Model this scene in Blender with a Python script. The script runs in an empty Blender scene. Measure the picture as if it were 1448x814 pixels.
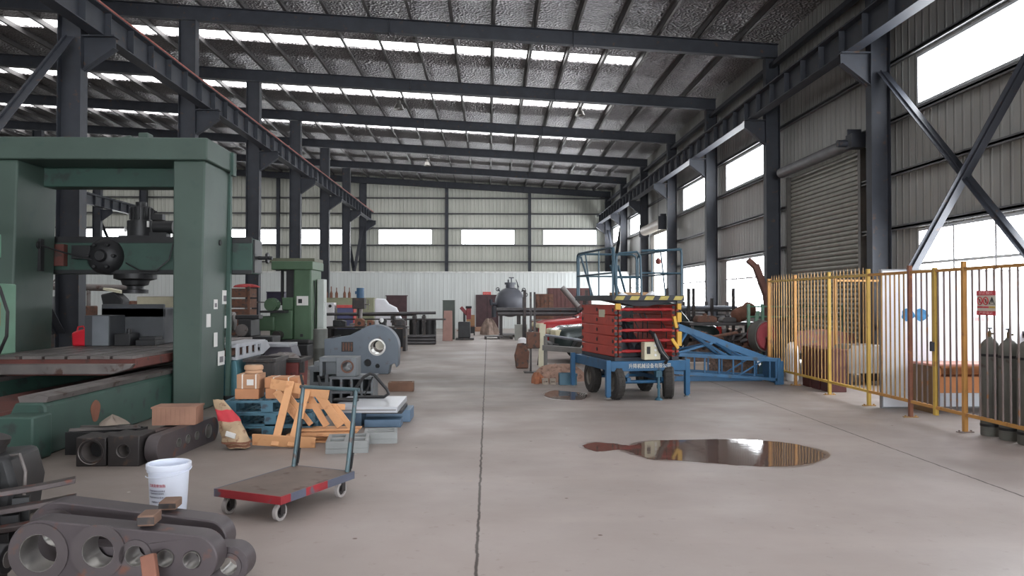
import bpy, bmesh, math, random
from mathutils import Vector, Matrix, Euler
random.seed(7)
PI = math.pi
SC = bpy.context.scene
COL = SC.collection

# ------------------------------------------------------------------ camera
FPX = 1100.0
YAW, PIT = math.radians(1.77), math.radians(0.885)
CAM = Vector((0, 0, 1.65))
FW = Vector((math.sin(YAW)*math.cos(PIT), math.cos(YAW)*math.cos(PIT), math.sin(PIT)))
RT = Vector((math.cos(YAW), -math.sin(YAW), 0))
UP = RT.cross(FW)
cd = bpy.data.cameras.new('camera'); cam = bpy.data.objects.new('camera', cd); COL.objects.link(cam)
cd.sensor_width = 36; cd.lens = 36*FPX/1448; cd.clip_end = 300
cam.location = CAM; cam.rotation_euler = (PI/2+PIT, 0, -YAW)
SC.camera = cam

def ray(px, py): return FW*FPX + RT*(px-724) + UP*(407-py)
def G(px, py, z=0.0):            # point where the photo's ray meets height z
    d = ray(px, py); return CAM + d*((z-CAM.z)/d.z)
def PY(px, py, Y):               # ... meets depth Y
    d = ray(px, py); return CAM + d*(Y/d.y)
def PX(px, py, X):               # ... meets the plane x = X
    d = ray(px, py); return CAM + d*(X/d.x)

# ------------------------------------------------------------------ materials
def lin(c):
    def f(v):
        v /= 255.0
        return v/12.92 if v <= .04045 else ((v+.055)/1.055)**2.4
    return (f(c[0]), f(c[1]), f(c[2]), 1)
MATS = {}
def mat(name, col, rough=.6, metal=0., var=.25, scale=4., col2=None, c2amt=.5, bump=.0, bscale=40., spec=.5, emit=0., emitcol=None):
    """procedural painted / metal / wood surface: base colour broken up by noise, optional second (rust, dirt) colour and bump"""
    if name in MATS: return MATS[name]
    m = bpy.data.materials.new(name); m.use_nodes = True; MATS[name] = m
    nt = m.node_tree; N = nt.nodes; L = nt.links
    b = N['Principled BSDF']
    b.inputs['Roughness'].default_value = rough; b.inputs['Metallic'].default_value = metal
    b.inputs['Specular IOR Level'].default_value = spec
    tc = N.new('ShaderNodeTexCoord')
    nz = N.new('ShaderNodeTexNoise'); nz.inputs['Scale'].default_value = scale; nz.inputs['Detail'].default_value = 5
    L.new(tc.outputs['Object'], nz.inputs['Vector'])
    mr = N.new('ShaderNodeMapRange'); mr.inputs[1].default_value = .3; mr.inputs[2].default_value = .7
    mr.inputs[3].default_value = 1-var; mr.inputs[4].default_value = 1+var*.6
    L.new(nz.outputs['Fac'], mr.inputs[0])
    vm = N.new('ShaderNodeVectorMath'); vm.operation = 'SCALE'
    c = lin(col); src = None
    if col2 is not None:
        n2 = N.new('ShaderNodeTexNoise'); n2.inputs['Scale'].default_value = scale*2.3; n2.inputs['Detail'].default_value = 7
        L.new(tc.outputs['Object'], n2.inputs['Vector'])
        r2 = N.new('ShaderNodeMapRange'); r2.inputs[1].default_value = .72-.35*c2amt; r2.inputs[2].default_value = .8-.3*c2amt
        L.new(n2.outputs['Fac'], r2.inputs[0])
        mx = N.new('ShaderNodeMix'); mx.data_type = 'RGBA'
        mx.inputs[6].default_value = c; mx.inputs[7].default_value = lin(col2)
        L.new(r2.outputs[0], mx.inputs[0]); L.new(mx.outputs[2], vm.inputs[0])
    else:
        vm.inputs[0].default_value = c[:3]
    L.new(mr.outputs[0], vm.inputs['Scale'])
    L.new(vm.outputs[0], b.inputs['Base Color'])
    if bump:
        n3 = N.new('ShaderNodeTexNoise'); n3.inputs['Scale'].default_value = bscale; n3.inputs['Detail'].default_value = 4
        L.new(tc.outputs['Object'], n3.inputs['Vector'])
        bp = N.new('ShaderNodeBump'); bp.inputs['Strength'].default_value = bump; bp.inputs['Distance'].default_value = .02
        L.new(n3.outputs['Fac'], bp.inputs['Height']); L.new(bp.outputs[0], b.inputs['Normal'])
    if emit:
        b.inputs['Emission Color'].default_value = lin(emitcol or col); b.inputs['Emission Strength'].default_value = emit
    return m

def sheet_mat(name, col, axis, period=.25, var=.12, depth=1.0):
    """ribbed steel sheet: ribs are bump only, dirt streaks by stretched noise"""
    m = bpy.data.materials.new(name); m.use_nodes = True; MATS[name] = m
    nt = m.node_tree; N = nt.nodes; L = nt.links; b = N['Principled BSDF']
    b.inputs['Roughness'].default_value = .55
    tc = N.new('ShaderNodeTexCoord')
    sx = N.new('ShaderNodeSeparateXYZ'); L.new(tc.outputs['Object'], sx.inputs[0])
    md = N.new('ShaderNodeMath'); md.operation = 'PINGPONG'; md.inputs[1].default_value = period/2
    L.new(sx.outputs[axis], md.inputs[0])
    mr = N.new('ShaderNodeMapRange'); mr.inputs[1].default_value = period*.32; mr.inputs[2].default_value = period*.44
    L.new(md.outputs[0], mr.inputs[0])
    bp = N.new('ShaderNodeBump'); bp.inputs['Strength'].default_value = depth; bp.inputs['Distance'].default_value = .03
    L.new(mr.outputs[0], bp.inputs['Height']); L.new(bp.outputs[0], b.inputs['Normal'])
    mp = N.new('ShaderNodeMapping'); mp.inputs['Scale'].default_value = (1.4, 1.4, .25); L.new(tc.outputs['Object'], mp.inputs[0])
    nz = N.new('ShaderNodeTexNoise'); nz.inputs['Scale'].default_value = 1.2; nz.inputs['Detail'].default_value = 6; L.new(mp.outputs[0], nz.inputs['Vector'])
    r2 = N.new('ShaderNodeMapRange'); r2.inputs[1].default_value = .3; r2.inputs[2].default_value = .7; r2.inputs[3].default_value = 1-var; r2.inputs[4].default_value = 1+var*.5
    L.new(nz.outputs['Fac'], r2.inputs[0])
    vm = N.new('ShaderNodeVectorMath'); vm.operation = 'SCALE'; vm.inputs[0].default_value = lin(col)[:3]
    L.new(r2.outputs[0], vm.inputs['Scale']); L.new(vm.outputs[0], b.inputs['Base Color'])
    return m

def lit_mat(name, strength, col=(1, 1, 1, 1)):
    m = bpy.data.materials.new(name); m.use_nodes = True; MATS[name] = m
    nt = m.node_tree; nt.nodes.clear()
    e = nt.nodes.new('ShaderNodeEmission'); e.inputs[0].default_value = col; e.inputs[1].default_value = strength
    o = nt.nodes.new('ShaderNodeOutputMaterial'); nt.links.new(e.outputs[0], o.inputs[0])
    return m

# ------------------------------------------------------------------ mesh builder
def frame_from(d, up=Vector((0, 0, 1))):
    d = d.normalized()
    if abs(d.dot(up)) > .999: up = Vector((0, 1, 0))
    x = up.cross(d).normalized(); y = d.cross(x)
    return x, y, d
def M4(x, y, z, o): return Matrix(((x.x, y.x, z.x, o[0]), (x.y, y.y, z.y, o[1]), (x.z, y.z, z.z, o[2]), (0, 0, 0, 1)))
def TR(loc=(0, 0, 0), rz=0, rx=0, ry=0): return Matrix.Translation(loc) @ Euler((rx, ry, rz)).to_matrix().to_4x4()
XZ = Matrix(((1, 0, 0, 0), (0, 0, -1, 0), (0, 1, 0, 0), (0, 0, 0, 1)))     # local (x,y,z) -> (x,-z,y): draw a profile in the x-z plane
YZ = Matrix(((0, 0, 1, 0), (1, 0, 0, 0), (0, 1, 0, 0), (0, 0, 0, 1)))      # profile (a,b) -> (y,z), depth along +x

class MB:
    def __init__(s, M=None): s.bm = bmesh.new(); s.M = M or Matrix.Identity(4)
    def _v(s, p, M=None):
        p = Vector(p)
        if M is not None: p = M @ p
        return s.bm.verts.new(s.M @ p)
    def bx(s, x0, x1, y0, y1, z0, z1, M=None):
        v = [s._v(p, M) for p in ((x0,y0,z0),(x1,y0,z0),(x1,y1,z0),(x0,y1,z0),(x0,y0,z1),(x1,y0,z1),(x1,y1,z1),(x0,y1,z1))]
        for f in ((3,2,1,0),(4,5,6,7),(0,1,5,4),(1,2,6,5),(2,3,7,6),(3,0,4,7)): s.bm.faces.new([v[i] for i in f])
        return s
    def box(s, c, sz, rz=0, rx=0, ry=0, M=None):
        T = TR(c, rz, rx, ry)
        if M is not None: T = M @ T
        a, b, d = sz[0]/2, sz[1]/2, sz[2]/2
        return s.bx(-a, a, -b, b, -d, d, T)
    def bar(s, p, q, w, h, up=Vector((0, 0, 1)), M=None):
        p = Vector(p); q = Vector(q); x, y, z = frame_from(q-p, Vector(up)); T = M4(x, y, z, p)
        if M is not None: T = M @ T
        return s.bx(-w/2, w/2, -h/2, h/2, 0, (q-p).length, T)
    def cyl(s, p, q, r, r2=None, n=16, cap=True, M=None):
        p = Vector(p); q = Vector(q); r2 = r if r2 is None else r2
        x, y, z = frame_from(q-p); T = M4(x, y, z, p)
        if M is not None: T = M @ T
        l = (q-p).length
        a = [s._v((r*math.cos(2*PI*i/n), r*math.sin(2*PI*i/n), 0), T) for i in range(n)]
        b = [s._v((r2*math.cos(2*PI*i/n), r2*math.sin(2*PI*i/n), l), T) for i in range(n)]
        for i in range(n): s.bm.faces.new((a[i], a[(i+1) % n], b[(i+1) % n], b[i]))
        if cap: s.bm.faces.new(a[::-1]); s.bm.faces.new(b)
        return s
    def tube(s, pts, r, n=8, closed=False, M=None):
        pts = [Vector(p) for p in pts]; k = len(pts); rings = []
        prev = None
        for i, p in enumerate(pts):
            if closed: d = pts[(i+1) % k]-pts[i-1]
            else: d = pts[min(i+1, k-1)]-pts[max(i-1, 0)]
            d.normalize()
            if prev is None: x, y, _ = frame_from(d)
            else:
                x = prev - d*prev.dot(d)
                x = x.normalized() if x.length > 1e-6 else frame_from(d)[0]
                y = d.cross(x)
            prev = x
            rings.append([s._v(p + x*(r*math.cos(2*PI*j/n)) + y*(r*math.sin(2*PI*j/n)), M) for j in range(n)])
        for i in range(k if closed else k-1):
            a, b = rings[i], rings[(i+1) % k]
            for j in range(n): s.bm.faces.new((a[j], a[(j+1) % n], b[(j+1) % n], b[j]))
        if not closed: s.bm.faces.new(rings[0][::-1]); s.bm.faces.new(rings[-1])
        return s
    def lathe(s, prof, n=24, M=None):
        """prof: (r, z) list revolved about z; r=0 closes"""
        rings = []
        for r, z in prof:
            rings.append([s._v((0, 0, z), M)] if r < 1e-6 else [s._v((r*math.cos(2*PI*i/n), r*math.sin(2*PI*i/n), z), M) for i in range(n)])
        for a, b in zip(rings, rings[1:]):
            for i in range(n):
                j = (i+1) % n
                if len(a) == 1 and len(b) == 1: continue
                if len(a) == 1: s.bm.faces.new((a[0], b[j], b[i]))
                elif len(b) == 1: s.bm.faces.new((a[i], a[j], b[0]))
                else: s.bm.faces.new((a[i], a[j], b[j], b[i]))
        return s
    def ring(s, c, axis, R, r, n=24, m=8, M=None):
        c = Vector(c); x, y, z = frame_from(Vector(axis))
        return s.tube([c + x*(R*math.cos(2*PI*i/n)) + y*(R*math.sin(2*PI*i/n)) for i in range(n)], r, m, True, M)
    def prism(s, pts, d, M=None, holes=(), z0=0):
        """2-D outline (with holes) in local x-y extruded along local z from z0 to z0+d"""
        T = s.M if M is None else s.M @ M
        t = bmesh.new(); edges = []
        for loop in [pts]+list(holes):
            vs = [t.verts.new((p[0], p[1], z0)) for p in loop]
            edges += [t.edges.new((vs[i], vs[(i+1) % len(vs)])) for i in range(len(vs))]
        if holes: bmesh.ops.triangle_fill(t, edges=edges, use_beauty=True)
        else: t.faces.new(list(t.verts))
        r = bmesh.ops.extrude_face_region(t, geom=list(t.faces))
        vs = [e for e in r['geom'] if isinstance(e, bmesh.types.BMVert)]
        bmesh.ops.translate(t, vec=(0, 0, d), verts=vs)
        bmesh.ops.recalc_face_normals(t, faces=t.faces)
        mp = {v: s.bm.verts.new(T @ v.co) for v in t.verts}
        for f in t.faces: s.bm.faces.new([mp[v] for v in f.verts])
        t.free(); return s
    def sphere(s, c, r, n=16, m=10, sc=(1, 1, 1), M=None):
        T = Matrix.Translation(c) @ Matrix.Diagonal((sc[0], sc[1], sc[2], 1))
        if M is not None: T = M @ T
        return s.lathe([(max(0, r*math.sin(PI*i/m)) if 0 < i < m else 0, -r*math.cos(PI*i/m)) for i in range(m+1)], n, T)
    def quad(s, a, b, c, d): s.bm.faces.new([s._v(p) for p in (a, b, c, d)]); return s
    def grid(s, fn, nu, nv, closed_u=False):
        V = [[s._v(fn(i/nu, j/nv)) for j in range(nv+1)] for i in range(nu+(0 if closed_u else 1))]
        for i in range(nu):
            a = V[i]; b = V[(i+1) % len(V)]
            for j in range(nv): s.bm.faces.new((a[j], b[j], b[j+1], a[j+1]))
        return s
    def build(s, name, m, parent=None, bevel=0, sharp=40, solid=0, subsurf=0, recalc=True):
        if recalc: bmesh.ops.recalc_face_normals(s.bm, faces=s.bm.faces)
        me = bpy.data.meshes.new(name); s.bm.to_mesh(me); s.bm.free()
        me.polygons.foreach_set('use_smooth', [True]*len(me.polygons))
        me.set_sharp_from_angle(angle=math.radians(sharp))
        o = bpy.data.objects.new(name, me); COL.objects.link(o)
        if m is not None: me.materials.append(m)
        if parent is not None: o.parent = parent
        if solid:
            md = o.modifiers.new('thickness', 'SOLIDIFY'); md.thickness = solid
        if bevel:
            md = o.modifiers.new('edges', 'BEVEL'); md.width = bevel; md.segments = 2; md.limit_method = 'ANGLE'; md.angle_limit = math.radians(50)
        if subsurf:
            md = o.modifiers.new('smooth', 'SUBSURF'); md.levels = subsurf; md.render_levels = subsurf
        return o

def circ(cx, cy, r, n=24, rev=False): return [(cx+r*math.cos(2*PI*i/n), cy+r*math.sin(2*PI*i/n)) for i in range(n)]
def rect(x0, x1, y0, y1): return [(x0, y0), (x1, y0), (x1, y1), (x0, y1)]
def arc(cx, cy, r, a0, a1, n=10): return [(cx+r*math.cos(math.radians(a0+(a1-a0)*i/n)), cy+r*math.sin(math.radians(a0+(a1-a0)*i/n))) for i in range(n+1)]

# ------------------------------------------------------------------ things
def tag(o, label, cat, group=None, kind=None):
    o['label'] = label; o['category'] = cat
    if group: o['group'] = group
    if kind: o['kind'] = kind
    return o
def thing(name, label, cat, loc=(0, 0, 0), rz=0, group=None):
    o = bpy.data.objects.new(name, None); COL.objects.link(o); o.empty_display_size = .1
    o.location = loc; o.rotation_euler = (0, 0, rz)
    return tag(o, label, cat, group)
def struct(o): o['kind'] = 'structure'; return o
def dup(root, label, loc=None, rz=None, group=None, skip=()):
    kids = {}
    for o in COL.objects:
        if o.parent is not None: kids.setdefault(o.parent.name, []).append(o)
    def cp(o, par):
        c = o.copy(); COL.objects.link(c)
        if par is not None: c.parent = par
        for k in kids.get(o.name, []): cp(k, c)
        return c
    r = cp(root, None); r['label'] = label
    if loc is not None: r.location = loc
    if rz is not None: r.rotation_euler = (0, 0, rz)
    if group: r['group'] = group
    return r
def text(body, size, m, parent, M, name='lettering', depth=.002, align='CENTER', width=None):
    c = bpy.data.curves.new(name, 'FONT'); c.body = body; c.size = size; c.extrude = depth; c.align_x = align; c.align_y = 'CENTER'
    t = bpy.data.objects.new(name, c); COL.objects.link(t)
    bpy.context.view_layer.update()
    me = bpy.data.meshes.new_from_object(t.evaluated_get(bpy.context.evaluated_depsgraph_get()))
    bpy.data.objects.remove(t); bpy.data.curves.remove(c)
    if width:
        xs = [v.co.x for v in me.vertices]; w = max(xs)-min(xs)
        me.transform(Matrix.Diagonal((width/w, 1, 1, 1)))
    me.transform(M)
    me.materials.clear(); me.materials.append(m)
    o = bpy.data.objects.new(name, me); COL.objects.link(o); o.parent = parent
    return o
# ================================================================== SETTING
XL, XR, Y0, Y1 = -34.0, 8.35, -20.3, 52.2
YK = [15.7+6*k for k in range(-6, 7)]           # frame lines
SL = .055
def zroof(x): return 9.10 + SL*(8-x)

# floor ------------------------------------------------------------
def floor_mat():
    m = bpy.data.materials.new('concrete_floor'); m.use_nodes = True
    nt = m.node_tree; N = nt.nodes; L = nt.links; b = N['Principled BSDF']
    tc = N.new('ShaderNodeTexCoord')
    def noise(sc, det=6, rough=.55, stretch=None):
        n = N.new('ShaderNodeTexNoise'); n.inputs['Scale'].default_value = sc; n.inputs['Detail'].default_value = det; n.inputs['Roughness'].default_value = rough
        if stretch:
            mp = N.new('ShaderNodeMapping'); mp.inputs['Scale'].default_value = stretch; L.new(tc.outputs['Object'], mp.inputs[0]); L.new(mp.outputs[0], n.inputs['Vector'])
        else: L.new(tc.outputs['Object'], n.inputs['Vector'])
        return n
    def rng(src, a, c, d=0., e=1.):
        r = N.new('ShaderNodeMapRange'); r.inputs[1].default_value = a; r.inputs[2].default_value = c; r.inputs[3].default_value = d; r.inputs[4].default_value = e
        L.new(src, r.inputs[0]); return r.outputs[0]
    def mix(f, a, c):
        x = N.new('ShaderNodeMix'); x.data_type = 'RGBA'; L.new(f, x.inputs[0])
        if isinstance(a, tuple): x.inputs[6].default_value = a
        else: L.new(a, x.inputs[6])
        if isinstance(c, tuple): x.inputs[7].default_value = c
        else: L.new(c, x.inputs[7])
        return x.outputs[2]
    def mth(op, a, c=None):
        x = N.new('ShaderNodeMath'); x.operation = op
        for i, v in enumerate((a, c)):
            if v is None: continue
            if isinstance(v, (int, float)): x.inputs[i].default_value = v
            else: L.new(v, x.inputs[i])
        return x.outputs[0]
    sx = N.new('ShaderNodeSeparateXYZ'); L.new(tc.outputs['Object'], sx.inputs[0])
    X, Y = sx.outputs[0], sx.outputs[1]
    c = mix(rng(noise(.35).outputs['Fac'], .35, .65), lin((118, 111, 106)), lin((146, 136, 131)))
    c = mix(rng(noise(1.3, 8, .65).outputs['Fac'], .45, .75, 0, .5), c, lin((124, 110, 102)))          # tyre and oil tint
    c = mix(rng(noise(.9, 6, .6, (.35, 1.2, 1)).outputs['Fac'], .52, .75, 0, .4), c, lin((172, 160, 154)))
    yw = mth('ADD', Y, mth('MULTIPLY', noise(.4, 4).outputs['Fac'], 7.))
    c = mix(rng(yw, 9., 17., .55, 0), c, lin((184, 171, 166)))                                      # paler near end: its stronger daylight is put into the colour
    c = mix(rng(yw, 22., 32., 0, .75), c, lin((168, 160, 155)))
    # the machine bay left of the aisle is darker
    w = noise(.5); ww = mth('ADD', X, mth('MULTIPLY', w.outputs['Fac'], 2.6))
    c = mix(rng(ww, -3.6, .6, .95, 0), c, lin((98, 90, 84)))
    c = mix(rng(noise(9., 5, .6).outputs['Fac'], .62, .74, 0, .35), c, lin((112, 98, 90)))
    c = mix(rng(noise(2.2, 5, .7).outputs['Fac'], .66, .74, 0, .3), c, lin((186, 158, 128)))       # worn yellow paint traces
    # expansion joints
    wob = mth('MULTIPLY', mth('SUBTRACT', noise(6., 3).outputs['Fac'], .5), .03)
    Xw = mth('ADD', X, wob)
    for xc in (-.07, 4.5):
        f = rng(mth('ABSOLUTE', mth('SUBTRACT', Xw, xc)), .006, .014, 1, 0)
        c = mix(f, c, lin((70, 60, 56)))
    vo = N.new('ShaderNodeTexVoronoi'); vo.inputs['Scale'].default_value = 1.7; L.new(tc.outputs['Object'], vo.inputs['Vector'])
    c = mix(rng(vo.outputs['Distance'], .022, .034, .85, 0), c, lin((84, 58, 50)))                  # dropped leaves and grit
    v2 = N.new('ShaderNodeTexVoronoi'); v2.inputs['Scale'].default_value = 1.1; L.new(tc.outputs['Object'], v2.inputs['Vector'])
    c = mix(rng(v2.outputs['Distance'], .014, .022, .8, 0), c, lin((196, 190, 184)))
    L.new(c, b.inputs['Base Color'])
    L.new(rng(noise(.8, 6).outputs['Fac'], .3, .7, .42, .7), b.inputs['Roughness'])
    b.inputs['Specular IOR Level'].default_value = .35
    bp = N.new('ShaderNodeBump'); bp.inputs['Strength'].default_value = .12; bp.inputs['Distance'].default_value = .01
    L.new(noise(14., 8).outputs['Fac'], bp.inputs['Height']); L.new(bp.outputs[0], b.inputs['Normal'])
    return m
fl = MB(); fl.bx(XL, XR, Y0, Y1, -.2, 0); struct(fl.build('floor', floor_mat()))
gr = MB(); gr.bx(XR, 60, Y0-20, Y1+20, -.25, -.02); struct(gr.build('ground', mat('outside_ground', (190, 188, 180), .9, var=.1)))

# wall sheets -------------------------------------------------------
def panel_rects(u0, u1, z0, z1, holes):
    us = sorted({u0, u1, *[h[0] for h in holes], *[h[1] for h in holes]}); zs = sorted({z0, z1, *[h[2] for h in holes], *[h[3] for h in holes]})
    for a, b in zip(us, us[1:]):
        run = None
        for c, d in zip(zs, zs[1:]):
            mu, mz = (a+b)/2, (c+d)/2
            if any(h[0] < mu < h[1] and h[2] < mz < h[3] for h in holes):
                if run: yield (a, b, *run)
                run = None
            else: run = (run[0], d) if run else (c, d)
        if run: yield (a, b, *run)
M_SHEET_R = sheet_mat('ribbed_sheet_side', (158, 157, 153), 1, .25)
M_SHEET_B = sheet_mat('ribbed_sheet_end', (196, 197, 188), 0, .25)
M_PART = sheet_mat('white_ribbed_sheet', (206, 211, 210), 0, .22, .1, .35)
M_STEEL = mat('dark_painted_steel', (50, 53, 61), .6, .0, .2, 3., (80, 62, 52), .25)
M_GIRT = mat('grey_girt', (110, 110, 112), .5, .3, .2)
M_LITE = lit_mat('daylit_window', 13.0, (.94, .97, 1, 1)); M_FRONTFILL = lit_mat('front_fill_glow', 19.0, (.92, .96, 1, 1))  # second glow is only for the fill panel added behind the camera
M_SKY = lit_mat('daylit_roof_sheet', 4.8, (1, .99, .99, 1))
M_FRAME = mat('white_window_frame', (190, 192, 194), .4, 0, .05)

up_win = [(4.6, 8.9), (10.6, 14.82), (22.75, 26.95), (28.75, 32.95), (41.1, 45.3), (47.6, 51.5), (-1.4, 2.8), (-7.4, -3.2)]
lo_win = [(10.2, 14.82), (22.75, 26.95), (28.75, 32.95), (40.8, 45.0), (-1.4, 2.8)]
UW, LW = (5.42, 6.40), (1.25, 3.03)
SH = (16.9, 21.05, 0, 5.0)                         # the closed shutter
RD = (34.75, 38.95, 0, 4.9)                        # the open roll-up door
holes = [(a, b, *UW) for a, b in up_win]+[(a, b, *LW) for a, b in lo_win]+[SH, RD]
wr = MB()
for a, b, c, d in panel_rects(Y0, Y1, 0, zroof(XR), holes): wr.bx(XR, XR+.05, a, b, c, d)
wall_r = struct(wr.build('wall_right', M_SHEET_R))
for i, z in enumerate((1.12, 3.1, 4.2, 5.3, 6.48, 7.45, 8.4)):
    g = MB()
    for a, b in zip(YK, YK[1:]):
        hit = [h for h in holes if h[2]-.02 < z < h[3]+.02 and h[1] > a and h[0] < b]
        segs = [(a, b)]
        for h in hit:
            segs = [s for (p, q) in segs for s in ((p, min(q, h[0])), (max(p, h[1]), q)) if s[1]-s[0] > .05]
        for p, q in segs:
            g.bx(XR-.14, XR-.002, p, q, z-.02, z+.02); g.bx(XR-.14, XR-.125, p, q, z-.05, z+.05)
    g.build('girt', M_GIRT, wall_r)
wb = MB()
bw = [(-7.33, -3.73), (-1.8, 1.8), (3.69, 7.33), (-12.85, -9.25), (-17.5, -13.95), (-23.0, -20.9), (-27.4, -23.8)]
bholes = [(a, b, 5.36, 6.38) for a, b in bw]
for a, b, c, d in panel_rects(XL, XR, 0, 8.9, bholes): wb.bx(a, b, Y1, Y1+.05, c, d)
wb.prism([(XL, 8.9), (XR, 8.9), (XR, zroof(XR)), (XL, zroof(XL))], -.05, XZ @ Matrix.Translation((0, 0, -Y1)))
wall_b = struct(wb.build('wall_back', M_SHEET_B))
for z in (4.2, 5.3, 6.44, 7.42, 8.46):
    g = MB(); g.bx(XL, XR, Y1-.12, Y1-.002, z-.02, z+.02); g.bx(XL, XR, Y1-.12, Y1-.105, z-.05, z+.05)
    g.build('girt', M_GIRT, wall_b)
lfill = [(-17+12*i, -13+12*i) for i in range(3)]  # unseen lit openings, added to lift the right wall
w = MB()
for a, b, c, d in panel_rects(Y0, Y1, 0, zroof(XL), [(a, b, 5.4, 6.4) for a, b in lfill]): w.bx(XL-.05, XL, a, b, c, d)
struct(w.build('wall_left', M_SHEET_R))
ffill = [(-5.0, 7.0, .1, 5.8)]  # unseen lit opening, added to brighten the near floor
w = MB()
for a, b, c, d in panel_rects(XL, XR, 0, zroof(XL), ffill): w.bx(a, b, Y0-.05, Y0, c, d)
struct(w.build('wall_front', M_SHEET_B))

# windows -----------------------------------------------------------
wn = [0]
def window(u0, u1, z0, z1, side, bars=(), trans=None, lit=None):
    wn[0] += 1
    T = Matrix.Identity(4) if side == 'back' else None
    def b(m, a, c, d, e, p=.0, q=.05):
        if side == 'back': m.bx(a, c, Y1+p-.02, Y1+q-.02, d, e)
        else: m.bx(XR+p-.02, XR+q-.02, a, c, d, e)
    g = MB(); b(g, u0+.02, u1-.02, z0+.02, z1-.02, .035, .045); o = struct(g.build('window_%d' % wn[0], lit or M_LITE))
    f = MB(); t = .05
    b(f, u0, u1, z0, z0+t); b(f, u0, u1, z1-t, z1); b(f, u0, u0+t, z0+t, z1-t); b(f, u1-t, u1, z0+t, z1-t)
    for x in bars: b(f, u0+(u1-u0)*x-.025, u0+(u1-u0)*x+.025, z0+t, z1-t, .005, .045)
    if trans: b(f, u0+t, u1-t, trans-.025, trans+.025, .003, .046)
    f.build('window_frame', M_FRAME if side != 'back' else M_FRAME, o)
for a, b in up_win: window(a, b, *UW, 'right')
for a, b in lo_win: window(a, b, *LW, 'right', (.25, .5, .75), 2.36)
for a, b in bw: window(a, b, 5.36, 6.38, 'back')
for i, (a, b, c, d) in enumerate([(y0, y1, 5.4, 6.4) for y0, y1 in lfill]+ffill):          # unseen glowing panes, added as fill light behind and beside the viewer
    g = MB()
    left = i < len(lfill)
    if left: g.bx(XL-.03, XL-.02, a+.03, b-.03, c+.03, d-.03)
    else: g.bx(a+.03, b-.03, Y0-.03, Y0-.02, c+.03, d-.03)
    wn[0] += 1; o = struct(g.build('window_%d' % wn[0], M_LITE if left else M_FRONTFILL)); f = MB()
    for k in range(5):
        u = a+(b-a)*k/4
        if left: f.bx(XL-.05, XL+.01, u-.03, u+.03, c, d)
        else: f.bx(u-.03, u+.03, Y0-.05, Y0+.01, c, d)
    for z in (c, (c+d)/2, d):
        if left: f.bx(XL-.049, XL+.009, a, b, z-.03, z+.03)
        else: f.bx(a, b, Y0-.049, Y0+.009, z-.03, z+.03)
    f.build('window_frame', M_FRAME, o)

# roof --------------------------------------------------------------
def roof_mat():
    m = bpy.data.materials.new('quilted_foil_insulation'); m.use_nodes = True
    nt = m.node_tree; N = nt.nodes; L = nt.links; b = N['Principled BSDF']
    b.inputs['Metallic'].default_value = .85; b.inputs['Roughness'].default_value = .3
    tc = N.new('ShaderNodeTexCoord')
    nz = N.new('ShaderNodeTexNoise'); nz.inputs['Scale'].default_value = .8; nz.inputs['Detail'].default_value = 5; L.new(tc.outputs['Object'], nz.inputs['Vector'])
    mr = N.new('ShaderNodeMapRange'); mr.inputs[1].default_value = .3; mr.inputs[2].default_value = .7; mr.inputs[3].default_value = .75; mr.inputs[4].default_value = 1.1; L.new(nz.outputs['Fac'], mr.inputs[0])
    vm = N.new('ShaderNodeVectorMath'); vm.operation = 'SCALE'; vm.inputs[0].default_value = lin((150, 147, 149))[:3]; L.new(mr.outputs[0], vm.inputs['Scale']); L.new(vm.outputs[0], b.inputs['Base Color'])
    vo = N.new('ShaderNodeTexVoronoi'); vo.inputs['Scale'].default_value = 13; L.new(tc.outputs['Object'], vo.inputs['Vector'])
    n2 = N.new('ShaderNodeTexNoise'); n2.inputs['Scale'].default_value = 1.6; n2.inputs['Detail'].default_value = 3; L.new(tc.outputs['Object'], n2.inputs['Vector'])
    ad = N.new('ShaderNodeMath'); ad.operation = 'MULTIPLY_ADD'; L.new(n2.outputs['Fac'], ad.inputs[0]); ad.inputs[1].default_value = 1.1; L.new(vo.outputs['Distance'], ad.inputs[2])
    bp = N.new('ShaderNodeBump'); bp.inputs['Strength'].default_value = .9; bp.inputs['Distance'].default_value = .1; L.new(ad.outputs[0], bp.inputs['Height']); L.new(bp.outputs[0], b.inputs['Normal'])
    return m
SKX1 = 4.66
rf = MB()
def slab(x0, x1, y0, y1, t=.06):
    z0, z1 = zroof(x0), zroof(x1)
    v = [(x0, y0, z0), (x1, y0, z1), (x1, y1, z1), (x0, y1, z0)]
    rf.quad(*v[::-1]); rf.quad(*[(p[0], p[1], p[2]+t) for p in v])
    for i in range(4):
        a, b = v[i], v[(i+1) % 4]; rf.quad(a, b, (b[0], b[1], b[2]+t), (a[0], a[1], a[2]+t))
slab(SKX1, XR+.05, Y0, Y1+.05)
mids = [(a+b)/2 for a, b in zip(YK, YK[1:])]; SW = .43
ys = [Y0]
for mY in mids: ys += [mY-SW, mY+SW]
ys += [Y1+.05]
for a, b in zip(ys[::2], ys[1::2]): slab(XL-.05, SKX1, a, b)
ceil = struct(rf.build('ceiling', roof_mat(), recalc=False))
for mY in mids:
    s = MB(); x0, x1 = XL, SKX1
    s.quad((x0, mY-SW, zroof(x0)+.05), (x0, mY+SW, zroof(x0)+.05), (x1, mY+SW, zroof(x1)+.05), (x1, mY-SW, zroof(x1)+.05))
    s.build('skylight', M_SKY, ceil)
M_PURL = mat('purlin_steel', (84, 82, 82), .5, .1, .2)
k = -29
while True:
    x = .13+1.155*k; k += 1
    if x > 8.1: break
    z = zroof(x)-.004; p = MB()
    p.bx(x-.006, x+.006, Y0, Y1, z-.2, z); p.bx(x-.006, x+.07, Y0, Y1, z-.2, z-.185); p.bx(x-.055, x-.006, Y0, Y1, z-.01, z)
    p.build('purlin', M_PURL, ceil)
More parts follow.
